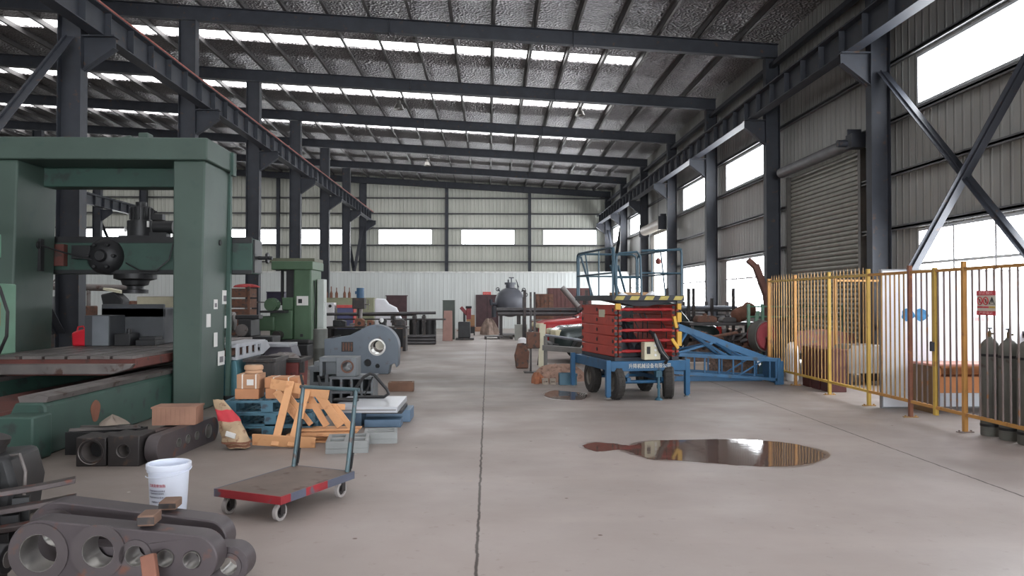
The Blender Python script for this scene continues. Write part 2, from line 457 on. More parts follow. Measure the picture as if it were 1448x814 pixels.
# frames ------------------------------------------------------------
def ibeam_x(y, x0, x1):
    m = MB(); zb = lambda x: zroof(x)-.21
    for d0, d1, w in ((-.40, -.385, .1), (-.015, 0, .1), (-.385, -.015, .006)):
        v = []
        for x in (x0, x1):
            v.append([m._v((x, y-w, zb(x)+d0)), m._v((x, y+w, zb(x)+d0)), m._v((x, y+w, zb(x)+d1)), m._v((x, y-w, zb(x)+d1))])
        for i in range(4): m.bm.faces.new((v[0][i], v[0][(i+1) % 4], v[1][(i+1) % 4], v[1][i]))
        m.bm.faces.new(v[0][::-1]); m.bm.faces.new(v[1])
    for xs in (-2.75, 2.4): m.bx(xs-.008, xs+.008, y-.11, y+.11, zb(xs)-.44, zb(xs))
    return m
for y in YK[2:]: struct(ibeam_x(y, XL+.05, 8.2).build('roof_beam', M_STEEL))
def hcol(x, y, h, d=.40, f=.24, t=.014, yaxis=False):
    m = MB()
    if yaxis: m.bx(x-f/2, x+f/2, y-d/2, y-d/2+t, 0, h); m.bx(x-f/2, x+f/2, y+d/2-t, y+d/2, 0, h); m.bx(x-t/2, x+t/2, y-d/2+t, y+d/2-t, 0, h)
    else: m.bx(x-d/2, x-d/2+t, y-f/2, y+f/2, 0, h); m.bx(x+d/2-t, x+d/2, y-f/2, y+f/2, 0, h); m.bx(x-d/2+t, x+d/2-t, y-t/2, y+t/2, 0, h)
    return m
XCL, XCR = -8.28, 8.02
for y in YK[3:]:
    m = hcol(XCR, y, zroof(XCR)-.62); c = struct(m.build('column', M_STEEL))
    b = MB(); b.prism([(XCR-.2, 6.02), (XCR-.2, 6.72), (XCR-.78, 6.72), (XCR-.78, 6.5)], .02, XZ, z0=-y-.01); b.bx(XCR-.8, XCR-.2, y-.11, y+.11, 6.70, 6.725)
    b.bar((XCR-.2, y, 6.05), (XCR-.78, y, 6.5), .2, .015); b.build('bracket', M_STEEL, c)
    m = hcol(XCL, y, zroof(XCL)-.62, .46, .28); c = struct(m.build('column', M_STEEL))
    b = MB(); b.prism([(XCL+.23, 6.2), (XCL+.23, 6.9), (XCL+.85, 6.9), (XCL+.85, 6.66)], .02, XZ, z0=-y-.01); b.bx(XCL+.2, XCL+.87, y-.12, y+.12, 6.88, 6.905)
    b.bar((XCL+.23, y, 6.22), (XCL+.85, y, 6.66), .2, .015); b.build('bracket', M_STEEL, c)
    if y > 8:
        m = hcol(-22.6, y, zroof(-22.6)-.62, .46, .28); c = struct(m.build('column', M_STEEL))
        b = MB(); b.prism([(-22.37, 6.2), (-22.37, 6.9), (-21.75, 6.9), (-21.75, 6.66)], .02, XZ, z0=-y-.01); b.build('bracket', M_STEEL, c)
for x in (-2.76, 2.78, -13.9, -19.4): struct(hcol(x, Y1-.27, zroof(x)-.25, .26, .2, yaxis=True).build('column', M_STEEL))
# eave strut and crane runways --------------------------------------
M_RAIL = mat('red_oxide_rail', (146, 78, 68), .6, 0, .2)
def runway(x, zb, zt, rail, y0=YK[2], y1=Y1-.35):
    m = MB(); m.bx(x-.14, x+.14, y0, y1, zb, zb+.02); m.bx(x-.16, x+.16, y0, y1, zt-.02, zt); m.bx(x-.006, x+.006, y0, y1, zb+.02, zt-.02)
    y = y0+.2
    while y < y1: m.bx(x-.13, x+.13, y-.008, y+.008, zb+.02, zt-.02); y += 1.0
    o = struct(m.build('crane_runway_beam', M_STEEL))
    r = MB(); r.bx(x+.06, x+.17, y0, y1, zt+.001, zt+.04); r.bx(x-.035, x+.035, y0, y1, zt, zt+.02); r.bx(x-.015, x+.015, y0, y1, zt+.02, zt+.08); r.bx(x-.03, x+.03, y0, y1, zt+.08, zt+.11); r.build('rail', rail, o)
runway(-7.75, 6.905, 7.46, M_RAIL); runway(7.43, 6.725, 7.27, M_STEEL); runway(-21.95, 6.905, 7.46, M_STEEL)
m = MB(); m.bx(7.95, 8.1, YK[2], Y1-.3, 8.2, 8.32); struct(m.build('eave_strut_beam', M_STEEL))
# cross bracing -----------------------------------------------------
def brace(x, ya, yb, za, zb, w=.13):
    w *= 1.5
    m = MB(); m.bar((x, ya, za), (x, yb, zb), .012, w, (1, 0, 0)); m.bar((x-.04, ya, za), (x-.04, yb, zb), .09, .012, (1, 0, 0))
    return struct(m.build('brace_beam', M_STEEL))
brace(8.03, 9.85, 15.55, .95, 6.3, .15); brace(7.93, 15.5, 9.85, 1.1, 6.4, .15)
brace(8.03, 45.8, 51.6, .9, 6.3); brace(7.93, 51.6, 45.8, .9, 6.3)
brace(-8.28, 9.85, 15.55, 1.0, 6.85, .16); brace(-8.38, 15.5, 9.85, 1.0, 6.85, .16)
brace(-8.28, 45.8, 51.6, .9, 6.5); brace(-8.38, 51.6, 45.8, .9, 6.5)
brace(-22.6, 45.8, 51.6, .9, 6.7); brace(-22.7, 51.6, 45.8, .9, 6.7)
# white partition at the far end ------------------------------------
YP = 45.0
w = MB(); w.bx(XL, 8.2, YP, YP+.08, 0, 3.22); pw = struct(w.build('wall_partition', M_PART))
w = MB(); w.bx(XL, 8.2, YP-.03, YP+.11, 3.22, 3.30); w.build('capping', mat('white_capping', (215, 217, 214), .5), pw)
M_BROWN = mat('brown_door', (74, 50, 54), .5, 0, .25)
a, b = PY(674.5, 418, YP), PY(703.5, 457, YP)
d = MB(); d.bx(a.x, b.x, YP-.06, YP-.005, 0, a.z); dr = struct(d.build('door_1', M_BROWN))
d = MB(); d.bx((a.x+b.x)/2-.012, (a.x+b.x)/2+.012, YP-.068, YP-.058, .02, a.z-.05); d.build('meeting_strip', mat('dark_gap', (35, 26, 28), .7), dr)
d = MB(); d.bx(a.x-.06, a.x, YP-.08, YP-.002, 0, a.z+.06); d.bx(b.x, b.x+.06, YP-.08, YP-.002, 0, a.z+.06); d.bx(a.x, b.x, YP-.08, YP-.002, a.z, a.z+.06); d.build('door_frame', M_BROWN, dr)
a, b = PY(546.5, 418.5, YP), PY(575.5, 440, YP)
d = MB(); d.bx(a.x, b.x, YP-.05, YP-.005, b.z-1.0, a.z); dr = struct(d.build('door_2', M_BROWN))
d = MB(); d.bx(a.x-.05, b.x+.05, YP-.07, YP-.03, a.z, a.z+.05); d.build('door_frame', M_BROWN, dr)

# shutter -----------------------------------------------------------
def shutter_mat():
    return mat('galvanised_shutter', (150, 148, 140), .45, .3, .15)
s = MB(); n = 44; h0 = .18; pitch = (5.0-h0)/n
for i in range(n):
    z = h0+i*pitch
    for j in range(4):
        a0, a1 = PI*j/4, PI*(j+1)/4
        s.quad((XR-.03-.045*math.sin(a0), SH[0]+.05, z+pitch*.5-pitch*.5*math.cos(a0)), (XR-.03-.045*math.sin(a1), SH[0]+.05, z+pitch*.5-pitch*.5*math.cos(a1)),
               (XR-.03-.045*math.sin(a1), SH[1]-.05, z+pitch*.5-pitch*.5*math.cos(a1)), (XR-.03-.045*math.sin(a0), SH[1]-.05, z+pitch*.5-pitch*.5*math.cos(a0)))
o = struct(s.build('door_3', shutter_mat(), sharp=60, recalc=False))
s = MB(); s.bx(XR-.1, XR-.01, SH[0]+.05, SH[1]-.05, h0-.1, h0); s.build('bottom_bar', M_GIRT, o)
s = MB()
for y in (SH[0], SH[1]): s.bx(XR-.16, XR-.001, y-.06, y+.06, 0, 5.0)
s.build('guide_rail', mat('guide_grey', (92, 88, 84), .5, .2), o)
s = MB(); s.cyl((XR-.3, SH[0]-.05, 5.13), (XR-.3, SH[1], 5.13), .14, n=20); s.build('roller', M_GIRT, o)
s = MB(); s.box((XR-.35, SH[0]-.25, 5.1), (.3, .3, .3)); s.cyl((XR-.55, SH[0]-.25, 5.05), (XR-.75, SH[0]-.25, 5.05), .08); s.box((XR-.3, SH[0]-.08, 5.2), (.3, .04, .4)); s.build('motor', M_STEEL, o)
s = MB(); s.cyl((7.93, 35.0, 5.14), (7.93, 39.1, 5.14), .24, n=24); o = struct(s.build('door_4', mat('shutter_roll', (190, 184, 178), .5, 0, .1)))
s = MB(); s.bx(XR-.16, XR-.001, RD[0]-.06, RD[0]+.04, 0, 4.9); s.bx(XR-.16, XR-.001, RD[1]-.04, RD[1]+.06, 0, 4.9); s.build('guide_rail', MATS['guide_grey'], o)
s = MB(); s.box((7.93, 34.85, 5.14), (.5, .03, .6)); s.box((7.93, 39.25, 5.14), (.5, .03, .6)); s.box((7.93, 34.98, 5.45), (.25, .2, .2)); s.build('motor', M_STEEL, o)

# world and exposure -----------------------------------------------
wd = bpy.data.worlds.new('overcast'); SC.world = wd; wd.use_nodes = True
bg = wd.node_tree.nodes['Background']; bg.inputs[0].default_value = (.95, .97, 1, 1); bg.inputs[1].default_value = 5.0
SC.view_settings.view_transform = 'Standard'; SC.view_settings.look = 'None'; SC.view_settings.gamma = 1; SC.view_settings.use_curve_mapping = False
SC.view_settings.exposure = 0.40
SC.cycles.use_denoising = True
SC.cycles.max_bounces = 8; SC.cycles.diffuse_bounces = 5; SC.cycles.glossy_bounces = 4
SC.cycles.sample_clamp_indirect = 8
# ================================================================== RIGHT SIDE
M_YEL = mat('yellow_fence_paint', (188, 154, 70), .55, 0, .15, 3., (158, 112, 62), .3)
M_YEL2 = mat('orange_worn_fence_paint', (178, 128, 66), .6, 0, .15, 3., (140, 96, 62), .35)
M_RUSTP = mat('rust_brown_post', (124, 78, 58), .6, 0, .3, 4., (160, 100, 48), .4)
M_PICK = mat('picket_ochre', (166, 128, 76), .55, 0, .3, 3., (128, 94, 70), .3)
M_PICKG = mat('picket_grey_brown', (122, 108, 104), .55, 0, .2, 3., (140, 96, 60), .4)
FX = 5.95
fz = [16.3, 14.9, 13.4, 12.0, 10.8, 9.55, 8.25, 7.0]
flab = ['yellow picket fence panel at the far end beside the white gas bottle', 'yellow picket fence panel in front of the three maroon boxes',
        'yellow picket fence panel between two bright yellow posts before the shutter', 'yellow fence panel overlapping the edge of the white booth wall',
        'rusty orange fence panel before the blue spots on the white booth wall', 'orange fence panel carrying the red warning sign before the grey gas cylinders',
        'orange fence panel passing in front of the nearest grey gas cylinder']
def fence_panel(label, a, b, pm, rm, km, npk, spike, axis='y', first=False):
    """a..b along local x; near post at x=0"""
    L_ = (Vector(b)-Vector(a)).length; d = Vector(b)-Vector(a)
    t = thing('fence_panel', label, 'fence', a, math.atan2(d.y, d.x), 'panels of the yellow safety fence')
    m = MB(); m.bx(-.026, .026, -.026, .026, .012, 2.12); m.bx(-.028, .028, -.028, .028, 2.12, 2.135); p = m.build('post', pm, t, bevel=.004)
    m = MB(); m.bx(-.028, .028, -.1, .1, 0, .012)
    for j in (-1, 1): m.cyl((0, j*.075, .012), (0, j*.075, .03), .012, n=6)
    m.build('base_plate', km, p)
    m = MB(); m.bx(.03, L_-.03, -.02, .02, 2.02, 2.06); m.build('top_rail', rm, t)
    m = MB(); m.bx(.03, L_-.03, -.02, .02, .205, .245); m.build('bottom_rail', rm, t)
    for i in range(npk):
        x = .03+(L_-.06)*(i+1)/(npk+1)
        m = MB(); top = 2.02
        if spike:
            top = 2.1; m.cyl((x, 0, top), (x, 0, top+.07), .011, .001, n=6)
            m.bx(x-.0085, x+.0085, -.0085, .0085, .245, 2.02); m.bx(x-.0085, x+.0085, -.0085, .0085, 2.06, top)
        else: m.bx(x-.0085, x+.0085, -.0085, .0085, .245, top)
        m.build('picket', km, t)
    return t
for i in range(7):
    far = i < 3
    # near post belongs to the panel: root at the near end, running away from the camera
    pm = [M_YEL2, M_YEL, M_YEL, M_RUSTP, M_YEL2, M_YEL2, M_YEL2][i]
    t = fence_panel(flab[i], (FX, fz[i+1], 0), (FX, fz[i], 0), pm, M_YEL if far else M_YEL2, M_PICK if i < 4 else M_PICKG, 9 if far else 8, far)
    if i == 0:
        m = MB(); L_ = fz[0]-fz[1]; m.bx(L_-.03, L_+.03, -.03, .03, 0, 2.1); m.build('post', M_YEL2, t)
    if i == 4:   # gate stile and latch
        m = MB(); m.bx(.60, .66, -.025, .025, .12, 2.08); s_ = m.build('gate_stile', M_YEL, t, bevel=.004)
        m = MB(); m.box((.63, .04, 1.03), (.05, .05, .12)); m.cyl((.63, .06, .98), (.63, .06, 1.1), .012, n=8); m.build('latch', M_STEEL, s_)
fence_panel('short cross fence standing across the pen in front of the shutter', (7.02, 15.5, 0), (8.1, 15.5, 0), M_YEL2, M_YEL2, M_PICK, 6, True)

# warning sign
M_SIGNR = mat('sign_red', (196, 62, 70), .5, 0, .08); M_SIGNW = mat('sign_cream', (206, 200, 186), .5, 0, .05); M_BLK = mat('black_paint', (28, 28, 30), .5, 0, .1)
M_SIGNY = mat('sign_yellow', (196, 160, 60), .5, 0, .05); M_WHITE = mat('white_paint', (222, 222, 224), .5, 0, .06)
M_SIGNF = mat('sign_pale_lettering', (232, 170, 170), .5, 0, .05)
a = PX(1398, 411, FX-.03); 
t = thing('warning_sign', 'red and white warning sign hung on the fence above the gas cylinders', 'sign', (FX-.035, 9.24, 1.47), -PI/2)
m = MB(); m.bx(0, .35, 0, .004, 0, .29); m.build('sign_board', M_SIGNW, t)
def red(x0, x1, z0, z1, mm, nm): q = MB(); q.bx(x0, x1, -.003, 0, z0, z1); q.build(nm, mm, t)
red(0, .35, .235, .29, M_SIGNR, 'header_band'); red(0, .35, 0, .05, M_SIGNR, 'footer_band')
red(.01, .115, .085, .105, M_SIGNR, 'caption_strip'); red(.122, .225, .085, .105, M_SIGNR, 'caption_strip'); red(.235, .34, .085, .105, M_SIGNY, 'caption_strip')
def onx(x, z, s=1): return Matrix(((s, 0, 0, x), (0, 0, -1, -.003), (0, s, 0, z), (0, 0, 0, 1)))
text('禁止烟火', .045, M_SIGNF, t, onx(.175, .262), width=.26); text('严禁靠近', .036, M_SIGNF, t, onx(.175, .025), width=.26)
m = MB(); m.ring((.062, -.004, .17), (0, 1, 0), .045, .006, 20, 6); m.bar((.03, -.004, .2), (.094, -.004, .14), .008, .006); m.ring((.173, -.004, .17), (0, 1, 0), .045, .006, 20, 6); m.bar((.141, -.004, .2), (.205, -.004, .14), .008, .006); m.build('prohibition_symbol', M_SIGNR, t)
m = MB(); m.tube([(.24, -.004, .13), (.335, -.004, .13), (.2875, -.004, .21)], .005, 6, True); m.build('hazard_symbol', M_BLK, t)
for x_ in (.2875, .06, .172): m = MB(); m.bx(x_-.006, x_+.006, -.006, 0, .15, .188); m.build('symbol_mark', M_BLK, t)

# white booth wall ------------------------------------------------
M_BOOTH = mat('white_booth_panel', (236, 240, 248), .5, 0, .05, 2.)
bz = 11.72
t = thing('booth_wall', 'white sandwich panel booth wall standing behind the fence with blue spots', 'partition', (6.03, bz, 0))
for i, (x0, x1) in enumerate(((0, .95), (.956, 1.9), (1.906, 2.28))):
    m = MB(); m.bx(x0, x1, 0, .06, 0.02, 2.1); m.build('panel', M_BOOTH, t, bevel=.004)
m = MB(); m.bx(-.02, 0, -.005, .065, 0, 2.12); m.bx(0, 2.28, -.004, .064, 2.1, 2.12); m.bx(0, 2.28, -.004, .064, 0, .02); m.build('edge_channel', mat('grey_channel', (140, 142, 146), .5, .4, .1), t)
M_BLUSP = mat('blue_spray_paint', (58, 132, 184), .6, 0, .3, 12)
for px in (1284, 1303):
    p = PY(px, 445, bz); m = MB()
    pts = [(p.x-6.03+.10*(1+.12*math.sin(5*a_+px))*math.cos(a_), p.z+.095*(1+.1*math.cos(3*a_))*math.sin(a_)) for a_ in [2*PI*i/24 for i in range(24)]]
    m.prism(pts, .003, XZ, z0=0); m.build('painted_spot', M_BLUSP, t)
p = PY(1391, 451, bz); m = MB()
for i in range(3): m.bx(p.x-6.03-.14+.1*i, p.x-6.03-.08+.1*i, -.002, 0, p.z-.03, p.z+.03)
m.build('red_mark', mat('faded_red_mark', (214, 150, 150), .6, 0, .2), t)

# desk behind the fence -------------------------------------------
M_WOOD_O = mat('orange_varnished_wood', (196, 130, 84), .45, 0, .18, 3.)
M_WOOD_D = mat('olive_brown_wood', (120, 92, 58), .5, 0, .2, 3.)
M_PINK = mat('pink_tabletop', (206, 150, 134), .45, 0, .1, 3.)
t = thing('office_desk', 'orange wooden desk against the white booth wall behind the fence', 'desk', (6.46, 11.12, 0))
m = MB(); m.bx(-.03, 1.45, -.02, .56, .69, .72); m.build('desk_top', M_PINK, t, bevel=.004)
m = MB(); m.bx(0, .03, 0, .54, 0, .69); m.build('side_panel', M_WOOD_D, t)
m = MB(); m.bx(1.39, 1.42, 0, .54, 0, .69); m.build('side_panel', M_WOOD_D, t)
m = MB(); m.bx(.03, 1.39, .5, .52, .28, .69); m.build('back_panel', M_WOOD_O, t)
m = MB(); m.bx(.03, 1.39, .02, .5, .5, .52); m.bx(.03, .12, .0, .02, .52, .69); m.bx(.44, .5, 0, .02, .52, .69); m.bx(.8, .86, 0, .02, .52, .69); m.bx(1.3, 1.39, 0, .02, .52, .69); m.bx(.03, 1.39, 0, .02, .5, .535); m.bx(.03, 1.39, 0, .02, .66, .69); m.build('drawer_frame', M_WOOD_O, t)
m = MB(); m.bx(.03, 1.39, .0, .02, .3, .5); m.build('modesty_panel', M_WOOD_O, t)
p = G(1316, 578)
t = thing('oil_can', 'small orange can on the floor under the orange desk', 'can', (6.62, 11.42, 0))
m = MB(); m.lathe([(0, 0), (.05, 0), (.05, .13), (.02, .17), (.02, .2), (0, .2)], 16); m.build('can_body', mat('orange_can', (214, 108, 62), .4, 0, .1), t)
m = MB(); m.lathe([(0, .2), (.023, .2), (.023, .225), (0, .225)], 12); m.build('cap', M_WHITE, t)

# gas cylinders ---------------------------------------------------
M_CYLG = mat('grey_gas_cylinder', (104, 104, 98), .5, .1, .2, 3., (82, 72, 62), .3)
M_BRASS = mat('dull_brass', (104, 88, 62), .45, .6, .2)
def gas_cylinder(label, loc):
    t = thing('gas_cylinder', label, 'gas cylinder', loc, random.uniform(-1, 1), 'gas cylinders behind the fence')
    m = MB(); m.lathe([(0, .0), (.1, 0), (.109, .012), (.109, 1.02), (.104, 1.08), (.088, 1.13), (.06, 1.165), (.034, 1.18), (.03, 1.2), (0, 1.2)], 28); m.build('cylinder_body', M_CYLG, t)
    m = MB(); m.cyl((0, 0, 1.2), (0, 0, 1.27), .02, .016, 12); m.cyl((0, 0, 1.24), (.05, 0, 1.24), .012, n=10); v = m.build('valve', M_BRASS, t)
    m = MB(); m.cyl((0, 0, 1.27), (0, 0, 1.30), .008, n=8); m.lathe([(0, 1.298), (.03, 1.298), (.033, 1.305), (.03, 1.312), (0, 1.312)], 14); m.build('hand_wheel', M_STEEL, v)
    for z in (.98, .13):
        m = MB(); m.lathe([(.1085, z-.015), (.114, z-.015), (.114, z+.015), (.1085, z+.015)], 28); m.build('rubber_ring', M_BLK, t)
    return t
ch = gas_cylinder('grey gas cylinder, the one beside the orange fence post', (6.13, 9.33, 0))
gas_cylinder('grey gas cylinder standing between two other gas cylinders', (6.16, 9.03, 0))
gas_cylinder('grey gas cylinder nearest the camera, cut by the edge of the photo', (6.17, 8.72, 0))

# things inside the pen -------------------------------------------
t = thing('gas_bottle', 'white gas bottle on the floor at the far end of the fence', 'gas bottle', (6.22, 15.75, 0))
m = MB(); m.lathe([(0, 0), (.11, 0), (.125, .03), (.125, .62), (.115, .7), (.08, .76), (.04, .79), (0, .8)], 24); m.build('bottle_body', M_WHITE, t)
m = MB(); m.cyl((0, 0, .79), (0, 0, .84), .02); m.ring((0, 0, .87), (0, 0, 1), .06, .008, 16, 6); m.build('valve', M_STEEL, t)
M_BLUE = mat('machinery_blue_paint', (42, 88, 124), .45, .1, .22, 3., (60, 70, 80), .3)
M_TEAL = mat('teal_blue_paint', (50, 88, 106), .5, .1, .22, 3.)
t = thing('electric_motor', 'small blue electric motor at the right tip of the blue boom', 'motor', (5.8, 15.95, 0), .3)
m = MB(); m.cyl((-.16, 0, .19), (.16, 0, .19), .12, n=20)
for i in range(12): a_ = 2*PI*i/12; m.box((0, .125*math.cos(a_), .19+.125*math.sin(a_)), (.28, .012, .02), rx=a_)
m.build('motor_body', M_TEAL, t); m = MB(); m.bx(-.14, .14, -.11, .11, 0, .08); m.build('foot', M_TEAL, t); m = MB(); m.box((0, 0, .33), (.12, .1, .06)); m.build('terminal_box', M_TEAL, t); m = MB(); m.cyl((.16, 0, .19), (.24, 0, .19), .02); m.build('shaft', M_GIRT, t)
M_MAR = mat('maroon_paint', (86, 46, 44), .5, 0, .25, 4.)
for i, lab in enumerate(('maroon metal box behind the fence, the farthest of the three', 'maroon metal box in the middle of the row of three behind the fence', 'maroon metal box behind the fence, beside the bright yellow post')):
    t = thing('metal_box', lab, 'box', (6.25, 14.75-.42*i, 0), 0, 'maroon boxes behind the fence')
    m = MB(); m.bx(-.16, .16, -.17, .17, .0, .72); m.build('box_body', M_MAR, t, bevel=.01)
    m = MB(); m.bx(-.175, .175, -.185, .185, .72, .77); m.build('lid', M_MAR, t, bevel=.008)
    m = MB(); m.tube([(-.175, -.06, .6), (-.2, -.06, .6), (-.2, .06, .6), (-.175, .06, .6)], .008, 6); m.build('handle', M_STEEL, t)
M_GREYT = mat('grey_sheet_metal', (122, 120, 118), .55, .2, .15)
t = thing('metal_trough', 'grey sheet metal trough with sloped end on short legs before the shutter', 'trough', (6.9, 14.7, 0))
m = MB(); m.prism([(0, .24), (.74, .24), (.9, .4), (.72, .78), (.08, .78), (0, .7)], .7, XZ, z0=-.7); m.build('trough_body', M_GREYT, t, bevel=.01)
for x in (.06, .66):
    for y in (.06, .64):
        m = MB(); m.bx(x-.025, x+.025, y-.025, y+.025, 0, .245); m.build('leg', M_STEEL, t)
M_PINKB = mat('faded_red_board', (150, 104, 98), .6, 0, .3, 5., (120, 116, 112), .55)
t = thing('painted_hoarding', 'faded red and grey board leaning behind the maroon boxes', 'board', (6.45, 16.4, 0))
m = MB(); m.prism([(-.05, .55), (.1, 1.0), (.6, 1.05), (1.3, .95), (1.35, .6), (.9, .5)], .03, XZ @ TR((0, 0, 0), rx=.12), z0=0); m.build('board_face', M_PINKB, t)
for x in (.15, 1.1): m = MB(); m.bx(x-.03, x+.03, 0, .05, 0, .9); m.build('stand_leg', M_MAR, t)
M_GRN = mat('green_tube_paint', (66, 104, 82), .5, 0, .15)
t = thing('tube_railing', 'green tube railing standing beyond the fence by the red reel', 'railing', (5.95, 17.6, 0))
for x in (0, .32, 2.2):
    m = MB(); m.bx(x-.03, x+.03, -.03, .03, 0, 1.56); m.build('post', M_GRN, t)
for z in (1.5, 1.27):
    m = MB(); m.cyl((-.05, 0, z), (2.25, 0, z), .018, n=8); m.build('rail', M_GRN, t)
m = MB(); m.prism([(-.03, .5), (.18, 1.4), (.26, 1.4), (.06, .5)], .05, XZ, z0=-.02); m.build('brace', M_GRN, t)
p = PY(1077, 473, 16.9)
t = thing('cable_reel', 'red cable reel standing at the end of the scrap heap', 'reel', (p.x, 16.9, 0), .55)
M_RED = mat('dull_red_paint', (116, 42, 48), .55, 0, .25)
M_RUBG = mat('old_rubber', (74, 72, 68), .7, 0, .2)
m = MB(); T = TR((0, -.1, .86), rx=PI/2)
m.lathe([(0, 0), (.3, 0), (.31, .02), (.29, .05), (.12, .06), (.1, .05), (0, .05)], 28, T); m.lathe([(0, -.26), (.3, -.26), (.31, -.24), (.29, -.21), (0, -.21)], 28, T); m.build('flange', M_RED, t)
m = MB(); m.lathe([(.2, -.21), (.34, -.2), (.35, -.1), (.34, 0), (.2, 0)], 28, T); m.build('cable_winding', M_RUBG, t)
for x in (-.2, .2):
    m = MB(); m.bar((x*1.4, .03, 0), (0, .03, .86), .05, .05); m.build('stand_leg', M_STEEL, t)
    m = MB(); m.bar((x*1.4, -.24, 0), (0, -.24, .86), .05, .05); m.build('stand_leg', M_STEEL, t)

# ================================================================== SCISSOR LIFT
M_RED2 = mat('faded_red_paint', (172, 62, 50), .55, .0, .18, 3., (120, 50, 44), .25)
M_REDT = mat('bright_red_tube', (160, 40, 42), .45, .1, .15)
M_TYRE = mat('tyre_rubber', (46, 43, 41), .8, 0, .2, 6., bump=.3)
M_RIM = mat('wheel_rim_grey', (96, 92, 86), .5, .3, .2)
M_YELB = mat('safety_yellow', (200, 156, 60), .5, 0, .15)
M_CREAM = mat('cream_enamel', (196, 190, 166), .45, 0, .1)
RZL = math.radians(11)
lift = thing('scissor_lift', 'red scissor lift with blue guard rails on a blue wheeled chassis', 'scissor lift', (2.02, 12.72, 0), RZL)
ch = MB(); W, L_ = 1.32, 1.95
ch.bx(0, W, 0, .07, .475, .64); ch.bx(0, W, L_-.07, L_, .475, .64); ch.bx(0, .07, .07, L_-.07, .475, .64); ch.bx(W-.07, W, .07, L_-.07, .475, .64)
ch.bx(.07, W-.07, .07, L_-.07, .55, .60)
chas = ch.build('chassis', M_BLUE, lift, bevel=.006)
text('升降机械设备有限公司', .085, M_SIGNW, chas, Matrix(((1, 0, 0, .68), (0, 0, -1, -.002), (0, 1, 0, .555), (0, 0, 0, 1))), width=.74)
for x in (-.04, W+.04):
    for y in (-.0, L_-.0):
        m = MB(); m.bx(x-.04, x+.04, y-.04+.04, y+.04+.04, .07, .66); m.bx(x-.028, x+.028, y+.012, y+.068, .045, .07); o = m.build('outrigger', M_BLUE, lift, bevel=.004)
        m = MB(); m.lathe([(0, .03), (.06, .03), (.05, .045), (.02, .05), (0, .05)], 14, TR((x, y+.04, 0))); m.build('foot', M_GREYT, o)
def wheel(par, x, y, r, w, steer=0, axis='x', rim=.55):
    T = TR((x, y, r), steer) @ Matrix.Rotation(PI/2, 4, 'Y')
    m = MB(); m.lathe([(r*rim, -w/2), (r*.9, -w/2), (r, -w*.32), (r, w*.32), (r*.9, w/2), (r*rim, w/2), (r*rim, -w/2)], 28, T)
    for i in range(22):
        a_ = 2*PI*i/22
        for k in (-1, 1): m.box((r*math.cos(a_), r*math.sin(a_), k*w*.2), (.014, .035, w*.3), rz=a_, M=T)
    o = m.build('wheel', M_TYRE, par)
    m = MB(); m.lathe([(0, -w*.25), (r*.2, -w*.3), (r*.3, -w*.12), (r*.5, -w*.2), (r*rim, -w*.4), (r*rim, w*.4), (r*.5, w*.2), (r*.3, w*.12), (r*.2, w*.3), (0, w*.25)], 24, T); m.build('rim', M_RIM, o)
    return o
wheel(lift, .13, .16, .285, .15, .05); wheel(lift, 1.06, .13, .285, .17, -.35); wheel(lift, .10, 1.24, .285, .16, 0); wheel(lift, 1.1, 1.24, .285, .16, 0)
m = MB(); m.cyl((.13, .16, .285), (1.06, .13, .285), .03); m.cyl((.1, 1.24, .285), (1.1, 1.24, .285), .03); m.bx(.3, .36, .05, 1.5, .3, .36); m.bx(.9, .96, .05, 1.5, .3, .36)
for (x, y) in ((.33, .16), (.93, .14), (.33, 1.24), (.93, 1.24)): m.bx(x-.03, x+.03, y-.03, y+.03, .28, .56)
m.build('axle', M_BLUE, lift)
m = MB(); m.prism([(.1, .475), (.34, .475), (.22, .36)], .02, XZ, z0=-.06); m.build('gusset', M_GREYT, lift)
# tow hitch
m = MB(); m.cyl((.8, -.08, .05), (.8, -.08, .5), .022, n=10); m.box((.8, -.05, .43), (.1, .1, .1)); m.box((.8, -.08, .22), (.05, .05, .06)); m.lathe([(0, 0), (.07, 0), (.06, .02), (.02, .05), (0, .05)], 14, TR((.8, -.08, 0))); m.build('jack_stand', M_TEAL, lift)
# scissor stack: five folded pairs of arms each side
nl, z0_, z1_ = 5, .70, 1.57; hl = (z1_-z0_)/nl
for i in range(nl):
    zc = z0_+hl*(i+.5)
    for s_, x0 in ((-1, .12), (1, 1.22)):
        for k, dx in enumerate((0, .075)):
            x = x0 - s_*(-dx) if s_ > 0 else x0+dx
            x = x0+dx if s_ < 0 else x0-dx
            m = MB(); tilt = (.006 if (k+i) % 2 else -.006)
            m.box((x, .98, zc), (.05, 1.76, hl-.004), rx=tilt); arm = m.build('scissor_arm', M_RED2, lift, bevel=.012)
            if k == 0:
                m = MB()
                for y in (.17, .98, 1.79): m.cyl((x-.034, y, zc), (x+.034, y, zc), .032, n=14)
                m.build('pivot_pin', M_BLK, arm)
    m = MB(); m.cyl((.2, .13, zc+.01), (1.14, .13, zc+.01), .025, n=16); m.cyl((.3, .13, zc+.01), (.38, .13, zc+.01), .031, n=16); m.cyl((.95, .13, zc+.01), (1.03, .13, zc+.01), .031, n=16); m.build('cross_tube', M_REDT, lift)
    for x in (.12, .195, 1.145, 1.22):
        for dz in (-.045, .045):
            m = MB(); m.cyl((x, .08, zc+dz), (x, .099, zc+dz), .03, n=12); m.build('roller', M_BLK, lift)
m = MB()
for x in (.16, 1.18): m.bx(x-.06, x+.06, .1, 1.86, .64, .70)
m.bx(.25, 1.1, .3, 1.8, .6, .68); m.build('track', M_STEEL, lift)
